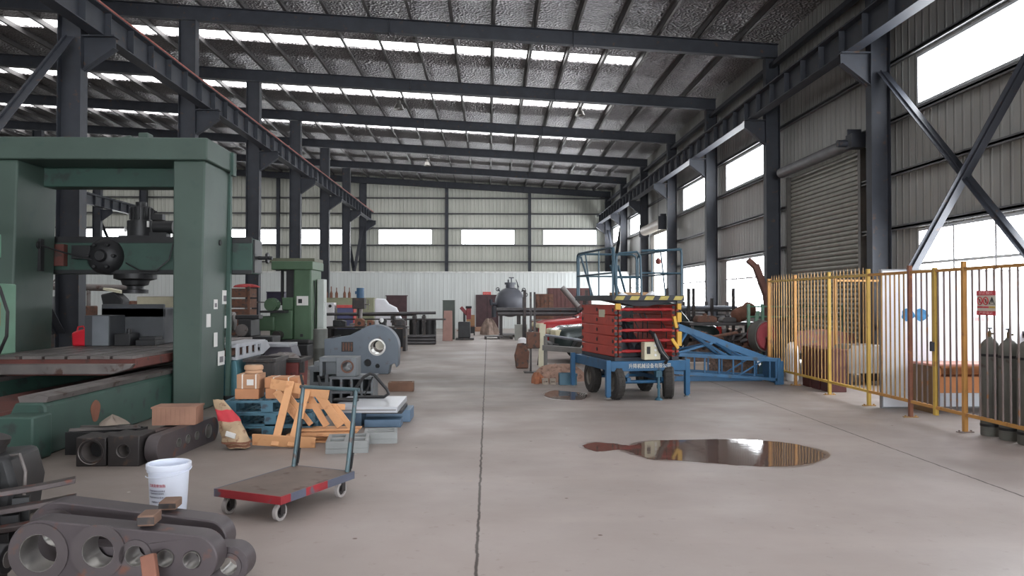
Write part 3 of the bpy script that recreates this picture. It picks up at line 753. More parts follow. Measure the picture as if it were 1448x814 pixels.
m = MB(); m.cyl((.68, .35, .75), (.68, 1.5, 1.35), .07); m.cyl((.5, .3, .8), (.5, 1.5, 1.45), .05); m.bx(.3, 1.0, .5, .9, .68, .95); m.build('hydraulic_ram', M_STEEL, lift)
hs = MB(); rr = random.Random(3)
for i in range(9):
    x = .32+.085*i; z = 1.2+rr.uniform(-.2, .3); hs.tube([(x, .2, z+.12), (x+.03, .12, z), (x+.06, .2, z-.14), (x+.1, .3, z-.3)], .009, 6)
hs.build('hydraulic_hose', M_BLK, lift)
m = MB(); m.bx(.56, .84, -.06, .09, .665, .955); cb = m.build('control_box', M_CREAM, lift, bevel=.006)
m = MB(); m.bx(.60, .66, -.068, -.06, .76, .88); m.build('switch', M_BLK, cb); m = MB()
for z in (.74, .82, .9): m.cyl((.75, -.06, z), (.75, -.075, z), .02, n=12)
m.build('push_button', M_WHITE, cb)
m = MB(); m.tube([(.7, .05, 1.12), (.72, -.08, 1.08), (.76, -.1, .95), (.82, -.11, .8), (.95, -.09, .66), (.93, -.05, .6)], .03, 8); m.tube([(.76, .05, 1.05), (.8, -.09, .98), (.88, -.1, .8), (.98, -.08, .68)], .018, 8); m.build('power_cable', M_BLK, lift)
for c_, s_, r_ in (((1.225, .05, 1.36), (.075, .05, .16), 0), ((1.15, .04, 1.28), (.05, .05, .2), -.2), ((1.225, .05, 1.0), (.08, .05, .24), 0), ((1.14, .03, .92), (.05, .04, .2), -.6), ((1.225, .05, 1.54), (.07, .05, .1), 0), ((.14, .06, 1.54), (.09, .05, .1), 0)):
    m = MB(); m.box(c_, s_, ry=r_); m.build('safety_bracket', M_YELB, lift, bevel=.004)
m = MB(); m.box((.092, .72, 1.42), (.006, .3, .13)); m.build('name_plate', M_CREAM, lift)
# platform and guard rails
zp = 1.64
m = MB(); m.bx(.02, 1.3, 0, 2.02, zp, zp+.09); m.prism([(.05, zp), (1.27, zp), (.75, zp-.09), (.5, zp-.09)], .5, XZ, z0=-.7); plat = m.build('platform', mat('dark_grey_deck', (52, 54, 60), .5, .2, .2), lift, bevel=.004)
for i in range(5):
    x = .06+.26*i; w_ = .15
    m = MB(); m.prism([(x, zp+.01), (x+w_, zp+.01), (min(x+w_+.04, 1.3), zp+.075), (x+.04, zp+.075)], .003, XZ, z0=0); m.build('hazard_stripe', mat('hazard_yellow', (172, 156, 84), .6, 0, .3), plat)
M_RAILB = mat('teal_rail_tube', (50, 76, 90), .45, .1, .15)
zt, zm = 2.52, 2.1; zb_ = zp+.09
def rail_loop(pts, nm='guard_rail', r=.02): m = MB(); m.tube(pts, r, 8); return m.build(nm, M_RAILB, lift)
x0, x1, y0, y1 = .05, 1.27, .04, 1.98
def arch(a, b):   # an upside-down U between two deck points, with a mid rail
    a = Vector(a); b = Vector(b); d = (b-a).normalized(); c = .09
    pts = [a+Vector((0, 0, zb_)), a+Vector((0, 0, zt-c)), a+d*c*.3+Vector((0, 0, zt-c*.3)), a+d*c+Vector((0, 0, zt)), b-d*c+Vector((0, 0, zt)), b-d*c*.3+Vector((0, 0, zt-c*.3)), b+Vector((0, 0, zt-c)), b+Vector((0, 0, zb_))]
    rail_loop(pts); rail_loop([a+Vector((0, 0, zm)), b+Vector((0, 0, zm))], 'mid_rail', .015)
arch((x0, y0, 0), (x0, y1, 0)); arch((x1, y0, 0), (x1, y1, 0)); arch((x0+.03, y1, 0), (x1-.03, y1, 0))
rail_loop([(x0+.06, y0, zb_), (x0+.06, y0, zt-.16), (x0+.1, y0, zt-.1), (x0+.42, y0, zt-.07), (x0+.48, y0, zt-.14), (x0+.5, y0, zb_)], 'gate_frame')
rail_loop([(x0+.06, y0, zm-.08), (x0+.5, y0, zm-.08)], 'mid_rail', .015)
rail_loop([(x0+.5, y0, zt-.05), (x1, y0, zt-.02)]); rail_loop([(x0+.5, y0, zm), (x1, y0, zm)], 'mid_rail', .015)
rail_loop([(x0, y0, zt+.0), (x0+.06, y0-.01, zb_-.02)], 'corner_post', .026)
for (xa, ya, xb, yb) in ((x0, 1.2, x0, 1.5), (x1, .7, x1, .9), (x0, .75, x0, .75), (x1, 1.3, x1, 1.3)): rail_loop([(xa, ya, zb_), (xb, yb, zt)], 'upright', .014)
rail_loop([(.9, y1, zb_), (.62, y1-.25, zm+.2)], 'brace_tube', .022); rail_loop([(.95, y1-.2, zb_), (.75, y1-.3, zm+.2)], 'brace_tube', .022)
rail_loop([(.35, y1, zb_), (.12, y1, zt-.05)], 'brace_tube', .02)
# loose things on the platform
def on_lift(x, y, z): return lift.matrix_basis @ Vector((x, y, z)) if False else (Matrix.Translation(lift.location) @ Matrix.Rotation(RZL, 4, 'Z')) @ Vector((x, y, z))
M_CARD = mat('tan_cardboard', (178, 140, 104), .8, 0, .12, 4.)
o = MB(); o.prism([(-.32, -.22), (.3, -.24), (.33, .2), (-.3, .24)], .05); o = tag(o.build('cardboard_sheet', M_CARD, bevel=.004), 'tan cardboard sheet lying on the lift platform', 'cardboard'); o.location = on_lift(.55, .5, zb_+.001); o.rotation_euler = (0, 0, .3)
def rag(loc, s, label, m_):
    o = MB(); r_ = random.Random(int(s*1000)); ph = [r_.uniform(0, 6) for _ in range(4)]
    def f(u, v):
        a_ = 2*PI*u; rr_ = v*s*(1+.22*math.sin(3*a_+ph[0])+.1*math.sin(7*a_+ph[1]))
        return (rr_*math.cos(a_), rr_*.7*math.sin(a_), max(0.002, s*.55*(1-v)**.7*(1+.3*math.sin(4*a_+ph[2]))*(1 if v < .999 else 0)))
    o.grid(f, 20, 5, True); o = tag(o.build('rag', m_, sharp=80), label, 'rag', 'white rags on the lift platform'); o.location = loc
rag(on_lift(.26, .16, zb_+.001), .08, 'white rag on the lift platform beside the tan cardboard', M_WHITE)
rag(on_lift(.78, .14, zb_+.001), .1, 'white rag in the middle of the lift platform edge', M_WHITE)

# ================================================================== BLUE LATTICE BOOM
t = thing('lattice_boom', 'blue tapered lattice boom lying on the floor beside the scissor lift', 'boom', (3.5, 15.05, 0))
Xe = 2.2
def chord(nm, a, b, w=.07, h=.07): m = MB(); m.bar(a, b, w, h); return m.build(nm, M_BLUE, t, bevel=.004)
for y in (0, .75):
    ct = lambda x: .60-.055*x; cb_ = lambda x: .25-.07*x if x < 3 else 0
    chord('chord', (-.1, y, ct(-.1)), (Xe, y, ct(Xe)), .06, .075); chord('chord', (-.1, y, cb_(-.1)), (Xe, y, cb_(Xe)), .06, .06)
    for x in (.35, .72, 1.0, 1.28, 1.7, 2.0):
        chord('lattice_bar', (x, y, cb_(x)), (x, y, ct(x)), .03, .03)
    chord('lattice_bar', (1.35, y, cb_(1.35)), (1.9, y, ct(1.9)), .03, .03)
rid = lambda x: 1.22-.37*x
chord('ridge_chord', (-.05, .3, rid(-.05)), (2.0, .3, rid(2.0)), .08, .13)
for xa, xb in ((1.0, .1), (1.0, 1.5), (.45, .1), (.5, 1.2)):
    for y in (0, .75): chord('lattice_bar', (xa, .3, rid(xa)-.04), (xb, y, ct(xb)), .045, .045)
m = MB(); m.bx(Xe-.06, Xe, -.04, .8, .02, .5); m.bx(Xe, Xe+.1, .05, .12, .0, .45); m.bx(Xe-.1, Xe+.05, -.03, .03, 0, .46); m.build('end_plate', M_BLUE, t, bevel=.006)
m = MB(); m.bx(-.1, 2.1, .70, .80, .0, .1); m.build('skid', M_BLUE, t)
# ================================================================== VEHICLES AND STOCK BEYOND THE LIFT
M_GLASS = mat('dark_car_glass', (30, 36, 40), .12, 0, .05)
M_LAMP = mat('clear_lamp_lens', (214, 206, 176), .15, 0, .1); M_TAIL = mat('red_lamp_lens', (176, 34, 30), .2, 0, .1)
M_CHR = mat('dull_chrome', (170, 172, 174), .25, .9, .1)
def car(name, label, paint, loc, rz=0, hood=.95, roof=1.66, wr_=.33):
    """front at local x=0, length along +x"""
    t = thing(name, label, 'car', loc, rz)
    st = [(0, .42, hood-.2, .66), (.06, .34, hood-.12, .76), (.25, .3, hood-.03, .84), (.7, .28, hood, .87), (1.3, .28, hood+.06, .88), (2.6, .28, hood+.08, .89), (3.8, .28, hood+.06, .88), (4.2, .3, hood+.03, .85), (4.36, .38, hood-.04, .8), (4.4, .45, hood-.12, .74)]
    m = MB()
    def f(u, v):
        k = v*(len(st)-1); i = min(int(k), len(st)-2); w_ = k-i
        a, b = st[i], st[i+1]; x, zb, zt_, hw = [a[q]+(b[q]-a[q])*w_ for q in range(4)]
        an = 2*PI*u; c, s_ = math.cos(an), math.sin(an); e = .32
        return (x, hw*math.copysign(abs(c)**e, c), (zb+zt_)/2+(zt_-zb)/2*math.copysign(abs(s_)**e, s_))
    m.grid(f, 40, 27, True)
    m.bm.faces.new([v for v in m.bm.verts if abs((v.co.x)-0) < 1e-5]) if False else None
    body = m.build('body_shell', paint, t, sharp=50)
    for x, hw, z0, z1 in ((.012, .62, .44, hood-.22), (4.39, .7, .47, hood-.14)):
        m = MB(); m.bx(x-.01, x+.01, -hw, hw, z0, z1); m.build('end_panel', M_BLK, t)
    m = MB(); m.prism([(1.25, hood+.03), (2.0, roof-.03), (2.2, roof), (3.0, roof), (3.2, roof-.04), (3.62, hood+.08)], 1.44, XZ, z0=-.72); m.build('cabin', paint, t, bevel=.05)
    for s_ in (-1, 1):
        for pts in ([(1.5, hood+.12), (2.06, roof-.1), (2.5, roof-.09), (2.5, hood+.12)], [(2.58, hood+.12), (2.58, roof-.09), (3.05, roof-.09), (3.42, hood+.12)]):
            m = MB(); m.prism(pts, .01, XZ, z0=.716 if s_ < 0 else -.726); m.build('side_window', M_GLASS, t)
        m = MB(); m.box((.08, s_*.62, hood-.19), (.26, .34, .16), rz=-s_*.35); m.build('headlight', M_LAMP, t, bevel=.03)
        m = MB(); m.box((4.35, s_*.72, hood-.14), (.14, .16, .22)); m.build('tail_light', M_TAIL, t, bevel=.02)
        m = MB(); m.box((1.6, s_*.96, hood+.16), (.1, .16, .12)); m.build('wing_mirror', M_BLK, t, bevel=.02)
        for x in (.82, 3.5):
            m = MB(); pts = arc(x, .33, wr_+.09, 0, 180, 16)+arc(x, .33, wr_+.02, 180, 0, 16); m.prism(pts, .05, XZ, z0=.86 if s_ < 0 else -.91); m.build('wheel_arch', M_BLK, t)
            m = MB(); m.cyl((x, s_*.70, wr_), (x, s_*.905, wr_), wr_, n=28); m.cyl((x, s_*.7, wr_), (x, s_*.92, wr_), wr_*.9, n=28); w_ = m.build('wheel', M_TYRE, t)
            m = MB(); m.lathe([(0, .03), (.06, .03), (.08, .015), (wr_*.55, .012), (wr_*.62, .0), (0, 0)], 24, TR((x, s_*.92, wr_), rx=-s_*PI/2)); m.build('rim', M_CHR, w_)
    m = MB()
    for i in range(4): m.bx(-.02, .03, -.4, .4, hood-.28+.045*i, hood-.255+.045*i)
    m.build('grille', M_CHR, t)
    m = MB(); m.bx(-.07, .12, -.8, .8, .36, .52); m.build('front_bumper', M_BLK, t, bevel=.04)
    m = MB(); m.bx(4.3, 4.48, -.78, .78, .36, .54); m.build('rear_bumper', M_BLK, t, bevel=.04)
    m = MB(); m.prism([(1.3, hood+.06), (1.36, hood+.05), (2.08, roof-.08), (2.03, roof-.06)], 1.3, XZ, z0=-.65); m.build('windscreen', M_GLASS, t)
    return t
M_CARG = mat('dark_green_car_paint', (44, 54, 54), .22, .2, .08); M_CARR = mat('red_car_paint', (176, 34, 40), .28, .1, .1)
car('car', 'dark green car parked behind the red scissor lift', M_CARG, (1.72, 21.0, 0), .03, .98, 1.6)
car('car', 'bright red car whose bonnet shows above the dark green car', M_CARR, (1.62, 26.2, 0), .05, 1.0, 1.42)

M_PIPE = mat('dark_steel_pipe', (84, 82, 84), .45, .5, .25, 3., (96, 70, 58), .35)
M_PIPES = mat('silver_steel_pipe', (150, 154, 164), .35, .6, .2)
M_RUST = mat('rusty_steel', (104, 72, 58), .75, .1, .35, 5., (70, 62, 60), .5)
M_OIL = mat('oily_dark_iron', (58, 54, 54), .5, .4, .3, 4., (82, 66, 58), .35)
def pipe(label, a, b, r, m_, group, name='steel_pipe', hollow=True):
    a = Vector(a); b = Vector(b); d = b-a; l = d.length; x, y, z = frame_from(d)
    m = MB()
    if hollow: m.lathe([(r*.8, 0), (r, 0), (r, l), (r*.8, l), (r*.8, 0)], 14)
    else: m.cyl((0, 0, 0), (0, 0, l), r, n=14)
    o = tag(m.build(name, m_), label, 'pipe', group); o.matrix_world = M4(x, y, z, a); return o

# pipe rack by the right-hand windows
t = thing('pipe_rack', 'steel post rack holding long pipes in front of the right-hand windows', 'rack', (5.0, 23.4, 0))
for x in (.35, 1.0, 1.15, 1.7, 2.35):
    m = MB(); m.bx(x-.04, x+.04, -.34, -.26, 0, 2.0 if x != 1.7 else 1.7); m.bx(x-.04, x+.04, .26, .34, 0, 1.6); m.build('post', M_OIL, t)
for z in (.62, 1.02, 1.36):
    m = MB()
    for x in (.35, 1.0, 1.15, 1.7, 2.35): m.bx(x-.04, x+.04, -.26, .26, z-.06, z)
    m.bx(.3, 2.4, -.26, -.22, z-.06, z); m.build('cross_arm', M_OIL, t)
for i in range(4): pipe('silver pipe on the top arm of the rack by the right-hand windows', (4.4+.1*i, 23.25+.13*i, 1.36+.062), (7.5-.07*i, 23.25+.13*i, 1.36+.062), .06, M_PIPES, 'silver pipes on the top arm of the window rack')
for i in range(3): pipe('dark pipe on the middle arm of the rack by the right-hand windows', (4.3, 23.25+.17*i, 1.02+.075), (7.55-.1*i, 23.25+.17*i, 1.02+.075), .072, M_PIPE, 'dark pipes on the middle arm of the window rack')
for i in range(3): pipe('rusty pipe on the lowest arm of the rack by the right-hand windows', (4.2, 23.25+.17*i, .62+.085), (7.6-.1*i, 23.25+.17*i, .62+.085), .08, M_RUST, 'rusty pipes on the lowest arm of the window rack')

# bench with clutter, tarpaulin roll, leaning timber
t = thing('steel_bench', 'dark steel bench behind the scrap heap near the windows', 'bench', (4.95, 19.0, 0))
m = MB(); m.bx(0, 1.75, 0, .8, 1.02, 1.1); m.build('bench_top', M_OIL, t, bevel=.01)
for x in (.05, 1.62):
    for y in (.05, .67): m = MB(); m.bx(x, x+.08, y, y+.08, 0, 1.02); m.build('leg', M_OIL, t)
m = MB(); m.bx(.1, 1.65, .08, .72, .35, .4); m.build('lower_shelf', M_OIL, t)
for i, (x, y, w_, d_, h_, mm, lab) in enumerate(((.5, .4, .5, .4, .16, M_RUST, 'rusty iron block on the dark steel bench'), (1.05, .35, .35, .4, .12, M_OIL, 'dark iron block on the dark steel bench'))):
    t2 = thing('iron_block', lab, 'block', (4.95+x, 19.0+y, 1.1)); m = MB(); m.prism([(-w_/2, 0), (w_/2, 0), (w_/2, h_*.7), (w_*.3, h_), (-w_*.4, h_), (-w_/2, h_*.5)], d_, XZ, z0=-d_/2); m.build('block_body', mm, t2, bevel=.012)
    m = MB(); m.cyl((0, 0, h_-.005), (0, 0, h_+.05), .06, n=16); m.build('boss', mm, t2)
t = thing('tin_can', 'cream tin on the shelf edge under the dark steel bench', 'can', (6.3, 19.3, .4)); m = MB(); m.lathe([(0, 0), (.13, 0), (.13, .3), (.135, .3), (.135, .31), (0, .31)], 20); m.build('can_body', M_CREAM, t); m = MB(); m.tube([(-.13, 0, .27), (-.1, 0, .38), (0, 0, .42), (.1, 0, .38), (.13, 0, .27)], .005, 6); m.build('handle', M_STEEL, t)
M_TARP = mat('brown_tarpaulin', (124, 84, 68), .8, 0, .3, 5.)
def lump(name, label, cat, loc, rx_, ry_, h, m_, seed=1, rough_=.18, rz=0, group=None, n=36, k=10):
    r_ = random.Random(seed); ph = [r_.uniform(0, 6.3) for _ in range(10)]
    m = MB()
    def f(u, v):
        a = 2*PI*u; q = v
        w_ = 1+rough_*math.sin(3*a+ph[0])+rough_*.6*math.sin(5*a+ph[1]+4*q)+rough_*.35*math.sin(9*a+ph[2])
        prof = math.cos(q*PI/2)**.6 if q < .999 else 0
        z = h*prof*(1+rough_*1.2*math.sin(4*a+ph[3])*q+rough_*.8*math.sin(7*a+ph[4]+5*q)*q)
        return (rx_*w_*q*math.cos(a), ry_*w_*q*math.sin(a), max(z, 0))
    m.grid(f, n, k, True)
    o = tag(m.build(name, m_, sharp=35), label, cat, group); o.location = loc; o.rotation_euler = (0, 0, rz); return o
o = MB(); T = TR((0, 0, 0), ry=PI/2)
o.lathe([(0, -.32), (.09, -.33), (.17, -.29), (.19, -.1), (.17, .08), (.2, .22), (.12, .33), (0, .3)], 18, T); o = tag(o.build('tarpaulin_roll', M_TARP), 'brown rolled tarpaulin lying on the end of the dark steel bench', 'tarpaulin'); o.location = (6.42, 19.35, 1.34); o.rotation_euler = (0, -.35, .5)
t = thing('leaning_timber', 'rust brown forked timber leaning upright against the window column', 'timber', (6.95, 18.55, 0))
m = MB(); m.bar((0, 0, 0), (-.22, 0, 1.75), .22, .18); m.bar((-.22, 0, 1.7), (-.5, .02, 2.5), .2, .15); m.bar((-.5, .02, 2.45), (-.68, .02, 2.62), .16, .13); m.build('trunk', mat('rust_brown_timber', (104, 70, 62), .8, 0, .3, 4.), t, bevel=.02)
m = MB(); m.bar((-.2, 0, 1.6), (.05, .05, 2.15), .09, .08); m.build('fork', MATS['rust_brown_timber'], t, bevel=.01)

# scrap heap behind the boom
lump('scrap_heap', 'heap of rusty swarf and offcuts behind the blue lattice boom', 'scrap', (5.15, 17.55, 0), .9, .7, .78, mat('rusty_swarf', (92, 74, 64), .85, .1, .5, 9., (60, 52, 50), .6, .8, 14), 11, .22, n=60, k=16)['kind'] = 'stuff'
sc = random.Random(5)
G_SC = 'rusty rings on the scrap heap'
for i, (x, y, z, R, r, rx, rz) in enumerate(((5.55, 17.1, .72, .19, .05, 1.2, .2), (5.85, 17.3, .62, .16, .035, 1.0, -.5), (5.0, 17.0, .62, .14, .04, .6, .4), (5.7, 16.95, .5, .17, .05, .9, -.3), (5.3, 17.1, .86, .17, .04, 1.3, .9), (4.8, 17.3, .8, .15, .04, 1.0, 0))):
    m = MB(); m.lathe([(R-r, -r), (R, -r), (R, r), (R-r, r), (R-r, -r)], 24); o = tag(m.build('iron_ring', M_RUST if i % 2 else M_OIL), 'rusty iron ring lying tilted on the scrap heap behind the blue boom', 'ring', G_SC); o.location = (x, y, z); o.rotation_euler = (rx, .2, rz)
for i in range(11):
    a = (4.5+.13*i, 16.95+sc.uniform(0, .4), .6+sc.uniform(-.1, .25)); l = sc.uniform(.35, .7); an = sc.uniform(-.8, .8)
    pipe('short rusty pipe offcut lying on the scrap heap behind the blue boom', a, (a[0]+l*math.cos(an), a[1]+l*math.sin(an), a[2]+sc.uniform(-.15, .2)), sc.uniform(.03, .06), M_RUST if i % 2 else M_OIL, 'rusty pipe offcuts on the scrap heap', 'pipe_offcut')
for i in range(4):
    m = MB(); w_, h_ = sc.uniform(.2, .35), sc.uniform(.15, .3); m.prism([(-w_, -h_), (w_*.7, -h_), (w_, 0), (w_*.5, h_), (-w_, h_*.6)], .03)
    o = tag(m.build('steel_offcut', M_RUST if i % 2 else M_OIL), 'flat steel offcut lying tilted on the scrap heap behind the blue boom', 'offcut', 'steel offcuts on the scrap heap'); o.location = (4.45+.5*i, 17.2+.15*(i % 2), (.5, .8, .78, .45)[i]); o.rotation_euler = (sc.uniform(-.4, .4), sc.uniform(-.3, .3), sc.uniform(0, 3))
t = thing('floor_box', 'pale wooden box on the floor inside the blue lattice boom', 'box', (4.35, 16.35, 0)); m = MB(); m.bx(-.28, .28, -.15, .15, 0, .3); m.build('box_body', mat('pale_board', (164, 150, 138), .7, 0, .15), t, bevel=.008); m = MB(); m.bx(-.3, .3, -.17, .17, .3, .33); m.build('lid', MATS['pale_board'], t)

# ---------------- left of the lift
t = thing('post_stand', 'dark twin post pipe stand on the floor left of the scissor lift', 'stand', (1.02, 17.75, 0))
for x in (-.045, .045): m = MB(); m.bx(x-.022, x+.022, -.03, .03, .0 if x < 0 else .55, 1.83); m.build('post', M_OIL, t)
m = MB(); m.bx(-.14, .16, -.16, .16, .55, .92); m.build('clamp_block', M_RUST, t, bevel=.02)
m = MB(); m.bx(-.2, .1, -.2, .2, 0, .02); m.build('base_plate', M_OIL, t)
t = thing('trailer_frame', 'grey steel drawbar frame between the post stand and the scissor lift', 'frame', (1.25, 17.5, 0), -.75)
m = MB(); m.bar((0, 0, .58), (1.5, 0, .55), .1, .12); m.build('beam', M_GREYT, t, bevel=.006)
m = MB(); m.cyl((.05, .02, .86), (1.48, .02, .74), .03); m.build('tube', M_PIPES, t)
for x in (.06, 1.44): m = MB(); m.bx(x-.03, x+.03, -.03, .03, 0, .84 if x < 1 else .76); m.build('leg', M_GREYT, t)
lump('tarp_heap', 'crumpled brown tarpaulin heap on the floor left of the scissor lift', 'tarpaulin', (1.42, 15.95, 0), .55, .35, .33, mat('dusty_brown_tarp', (142, 114, 100), .85, 0, .25, 6., (110, 84, 72), .5), 4, .2)
lump('sack', 'small orange brown sack at the near end of the tarpaulin heap', 'sack', (.99, 15.55, 0), .14, .22, .2, mat('orange_brown_sack', (154, 98, 70), .85, 0, .3, 8.), 8, .2)
for i, (x, y) in enumerate(((1.12, 15.28), (1.27, 15.26))):
    t = thing('concrete_brick', ('grey brick on the floor beside the orange brown sack', 'grey brick between the orange brown sack and the blue crate')[i], 'brick', (x, y, 0)); m = MB(); m.prism(rect(-.055, .055, 0, .11), .16, XZ, holes=[circ(-.02, .055, .016, 10), circ(.025, .055, .016, 10)], z0=-.08); m.build('brick_body', mat('grey_brick', (150, 138, 126), .85, 0, .2), t)
t = thing('tool_crate', 'small blue crate on the floor beside the lift wheel', 'crate', (1.56, 15.22, 0))
m = MB(); m.prism(rect(-.17, .17, -.12, .12), .22, holes=[rect(-.155, .155, -.105, .105)]); m.bx(-.16, .16, -.11, .11, 0, .02); m.build('crate_body', M_TEAL, t); m = MB(); m.bx(-.18, .18, -.13, -.12, .17, .22); m.build('rim', M_TEAL, t)
t = thing('leaning_board', 'narrow cream board leaning in front of the dark green car', 'board', (1.32, 19.2, 0), .2); m = MB(); m.bar((0, 0, 0), (.06, .1, 1.05), .16, .03, (0, 1, 0)); m.build('board_face', M_CREAM, t); m = MB(); m.bar((.06, .1, .9), (.06, .55, 0), .04, .03); m.build('prop', M_OIL, t)
t = thing('engine_block', 'rusty orange engine block on the floor beside the post stand', 'engine', (.82, 18.9, 0)); m = MB(); m.prism([(-.14, 0), (.16, 0), (.18, .4), (.06, .62), (-.1, .6), (-.18, .3)], .3, XZ, z0=-.15); m.build('block_body', M_RUST, t, bevel=.03); m = MB(); m.lathe([(0, 0), (.11, 0), (.11, .1), (.05, .14), (0, .14)], 18, TR((.02, 0, .6))); m.build('cover', M_WHITE, t)

# long pipes on the rack by the far aisle
t = thing('pipe_rack', 'dark post rack loaded with long black pipes beside the grey tank', 'rack', (1.0, 27.9, 0))
for x in (.3, 2.2, 2.5):
    m = MB(); m.bx(x-.05, x+.05, -.4, -.3, 0, 2.0); m.bx(x-.05, x+.05, .3, .4, 0, 1.75); m.bx(x-.05, x+.05, -.3, .3, .98, 1.08); m.build('post', M_OIL, t)
for i in range(4): pipe('black pipe on the lower layer of the rack beside the grey tank', (.35, 27.66+.16*i, 1.08+.08), (3.6, 27.66+.16*i, 1.08+.08), .075, M_PIPE, 'lower black pipes beside the tank')
for i in range(3): pipe('black pipe on the upper layer of the rack beside the grey tank', (.3, 27.74+.16*i, 1.08+.22), (3.5-.2*i, 27.74+.16*i, 1.08+.22), .075, M_PIPE, 'upper black pipes beside the tank')
m = MB(); m.cyl((0, 0, 0), (0, 0, .9), .1, n=20); o = tag(m.build('bent_duct', M_GREYT), 'grey duct end leaning on the black pipes beside the lift', 'duct'); o.location = (3.2, 27.55, 1.0); o.rotation_euler = (0, -.7, 0); o.location.z = 1.42
for i, (x0, x1, h_, lab) in enumerate(((2.3, 3.2, 1.95, 'lower brown steel container before the far white partition'), (3.0, 5.2, 2.25, 'taller maroon steel container before the far white partition'))):
    t = thing('steel_container', lab, 'container', (x0, 38+i*.9, 0)); m = MB(); m.bx(0, x1-x0, 0, .8, .1, h_)
    m.build('container_body', (M_RUST, M_MAR)[i], t, bevel=.02)
    m = MB()
    for k in range(int((x1-x0)/.2)): m.bx(.08+.2*k, .14+.2*k, -.03, 0, .15, h_-.08)
    m.build('side_rib', (M_RUST, M_MAR)[i], t)
    for k in (.1, x1-x0-.2): m = MB(); m.bx(k, k+.1, .05, .75, 0, .1); m.build('foot', M_OIL, t)
# grey pressure tank ------------------------------------------------
M_TANK = mat('slate_grey_tank_paint', (86, 88, 96), .45, .1, .15, 2.)
t = thing('pressure_tank', 'round slate grey pressure tank with valves beside the far door', 'tank', (.98, 33.7, 0))
m = MB(); T = TR((0, .55, 1.56), rx=PI/2)
m.lathe([(0, .62), (.2, .6), (.42, .5), (.58, .33), (.65, .12), (.66, 0), (.66, -1.6), (.58, -1.9), (.3, -2.1), (0, -2.15)], 36, T); m.build('shell', M_TANK, t)
m = MB(); m.cyl((0, .55, 2.15), (0, .55, 2.38), .2, n=20); m.cyl((0, .55, 2.33), (0, .55, 2.42), .25, n=20); m.cyl((.05, .55, 2.42), (.05, .55, 2.62), .03); m.box((.05, .55, 2.63), (.22, .05, .05)); m.cyl((-.08, .55, 2.42), (-.08, .55, 2.55), .04); m.build('manway', M_TANK, t)
m = MB(); m.cyl((.35, .55, 2.1), (.3, .55, 2.45), .02); m.bar((.38, .5, 2.2), (.25, .5, 2.55), .03, .03); m.build('lever', M_STEEL, t)
for x, z in ((-.55, 2.12), (.58, 2.1), (.68, 1.88)):
    m = MB(); m.cyl((x*.85, .3, z-.08), (x, .25, z), .03); m.ring((x, .22, z), (0, 1, 0), .07, .018, 16, 6); m.build('valve_wheel', M_STEEL, t)
m = MB(); m.cyl((-.6, .3, 1.45), (-.85, .3, 1.5), .06); m.cyl((-.82, .3, 1.42), (-.86, .3, 1.68), .07); m.cyl((-.72, .3, 1.4), (-.72, .3, .9), .1); m.build('side_nozzle', M_STEEL, t)
for x in (-.4, .4):
    for y in (.5, 1.9): m = MB(); m.bx(x-.06, x+.06, y-.06, y+.06, 0, 1.1); m.build('leg', M_OIL, t)
m = MB(); m.bx(-.48, .48, .42, 2.0, .04, .14); m.build('skid', M_OIL, t)
def crate(name, label, cat, loc, w_, d_, h_, m_, m2=None, group=None):
    t = thing(name, label, cat, loc, 0, group); m = MB(); m.bx(-w_/2, w_/2, -d_/2, d_/2, 0, h_); m.build('body', m_, t, bevel=.012); m = MB(); m.bx(-w_/2-.01, w_/2+.01, -d_/2-.01, d_/2+.01, h_, h_+.025); m.build('lid', m2 or m_, t); return t
crate('metal_bin', 'pale grey bin on the floor in front of the grey tank', 'bin', (1.35, 32.0, 0), .5, .4, .62, mat('pale_grey_paint', (156, 158, 152), .6, 0, .1))
t = thing('work_stand', 'low dark stand with a brown box shape beside the pale grey bin', 'stand', (2.0, 31.5, 0)); m = MB(); m.bx(-.35, .45, -.3, .3, .4, .45); m.build('stand_top', M_OIL, t)
for x in (-.32, .42):
    for y in (-.26, .26): m = MB(); m.bx(x-.03, x+.03, y-.03, y+.03, 0, .4); m.build('leg', M_OIL, t)
m = MB(); m.tube([(.42, -.26, .45), (.42, -.26, .85), (-.3, -.26, .85), (-.3, -.26, .45)], .02, 6); m.build('rail', M_GREYT, t)
o = crate('wooden_box', 'brown wooden box on the low dark stand near the tank', 'box', (1.9, 31.5, .45), .4, .4, .33, mat('brown_box_wood', (112, 82, 66), .7, 0, .2))
lump('sack_pile', 'pile of pale stained sacks on the floor before the far door', 'sacks', (.05, 37.2, 0), .42, .4, .75, mat('stained_sacking', (132, 114, 104), .85, 0, .4, 6.), 21, .2)
t = thing('timber_pallet', 'low dark pallet on the floor in front of the grey tank', 'pallet', (.45, 33.2, 0))
for i in range(5): m = MB(); m.bx(-.6, .6, -.5+.22*i, -.34+.22*i, .1, .125); m.build('deck_board', M_OIL, t)
for x in (-.55, 0, .55): m = MB(); m.bx(x-.05, x+.05, -.5, .54, 0, .1); m.build('runner', M_OIL, t)
lump('sand_pile', 'low heap of brown sand in front of the far brown door', 'sand', (-.55, 41.5, 0), 1.1, .7, .22, mat('brown_sand', (134, 100, 80), .9, 0, .2), 31, .12)['kind'] = 'stuff'
# exit sign over the far door
p = PY(688.5, 415, YP)
t = thing('door_sign', 'small red sign on the partition over the far brown door', 'sign', (p.x, YP-.07, p.z)); m = MB(); m.bx(-.23, .23, 0, .06, -.1, .1); m.build('sign_board', mat('red_door_sign', (206, 64, 56), .5, 0, .1), t)
text('安全出口', .12, M_SIGNF, t, Matrix(((1, 0, 0, 0), (0, 0, -1, -.002), (0, 1, 0, 0), (0, 0, 0, 1))), width=.38)
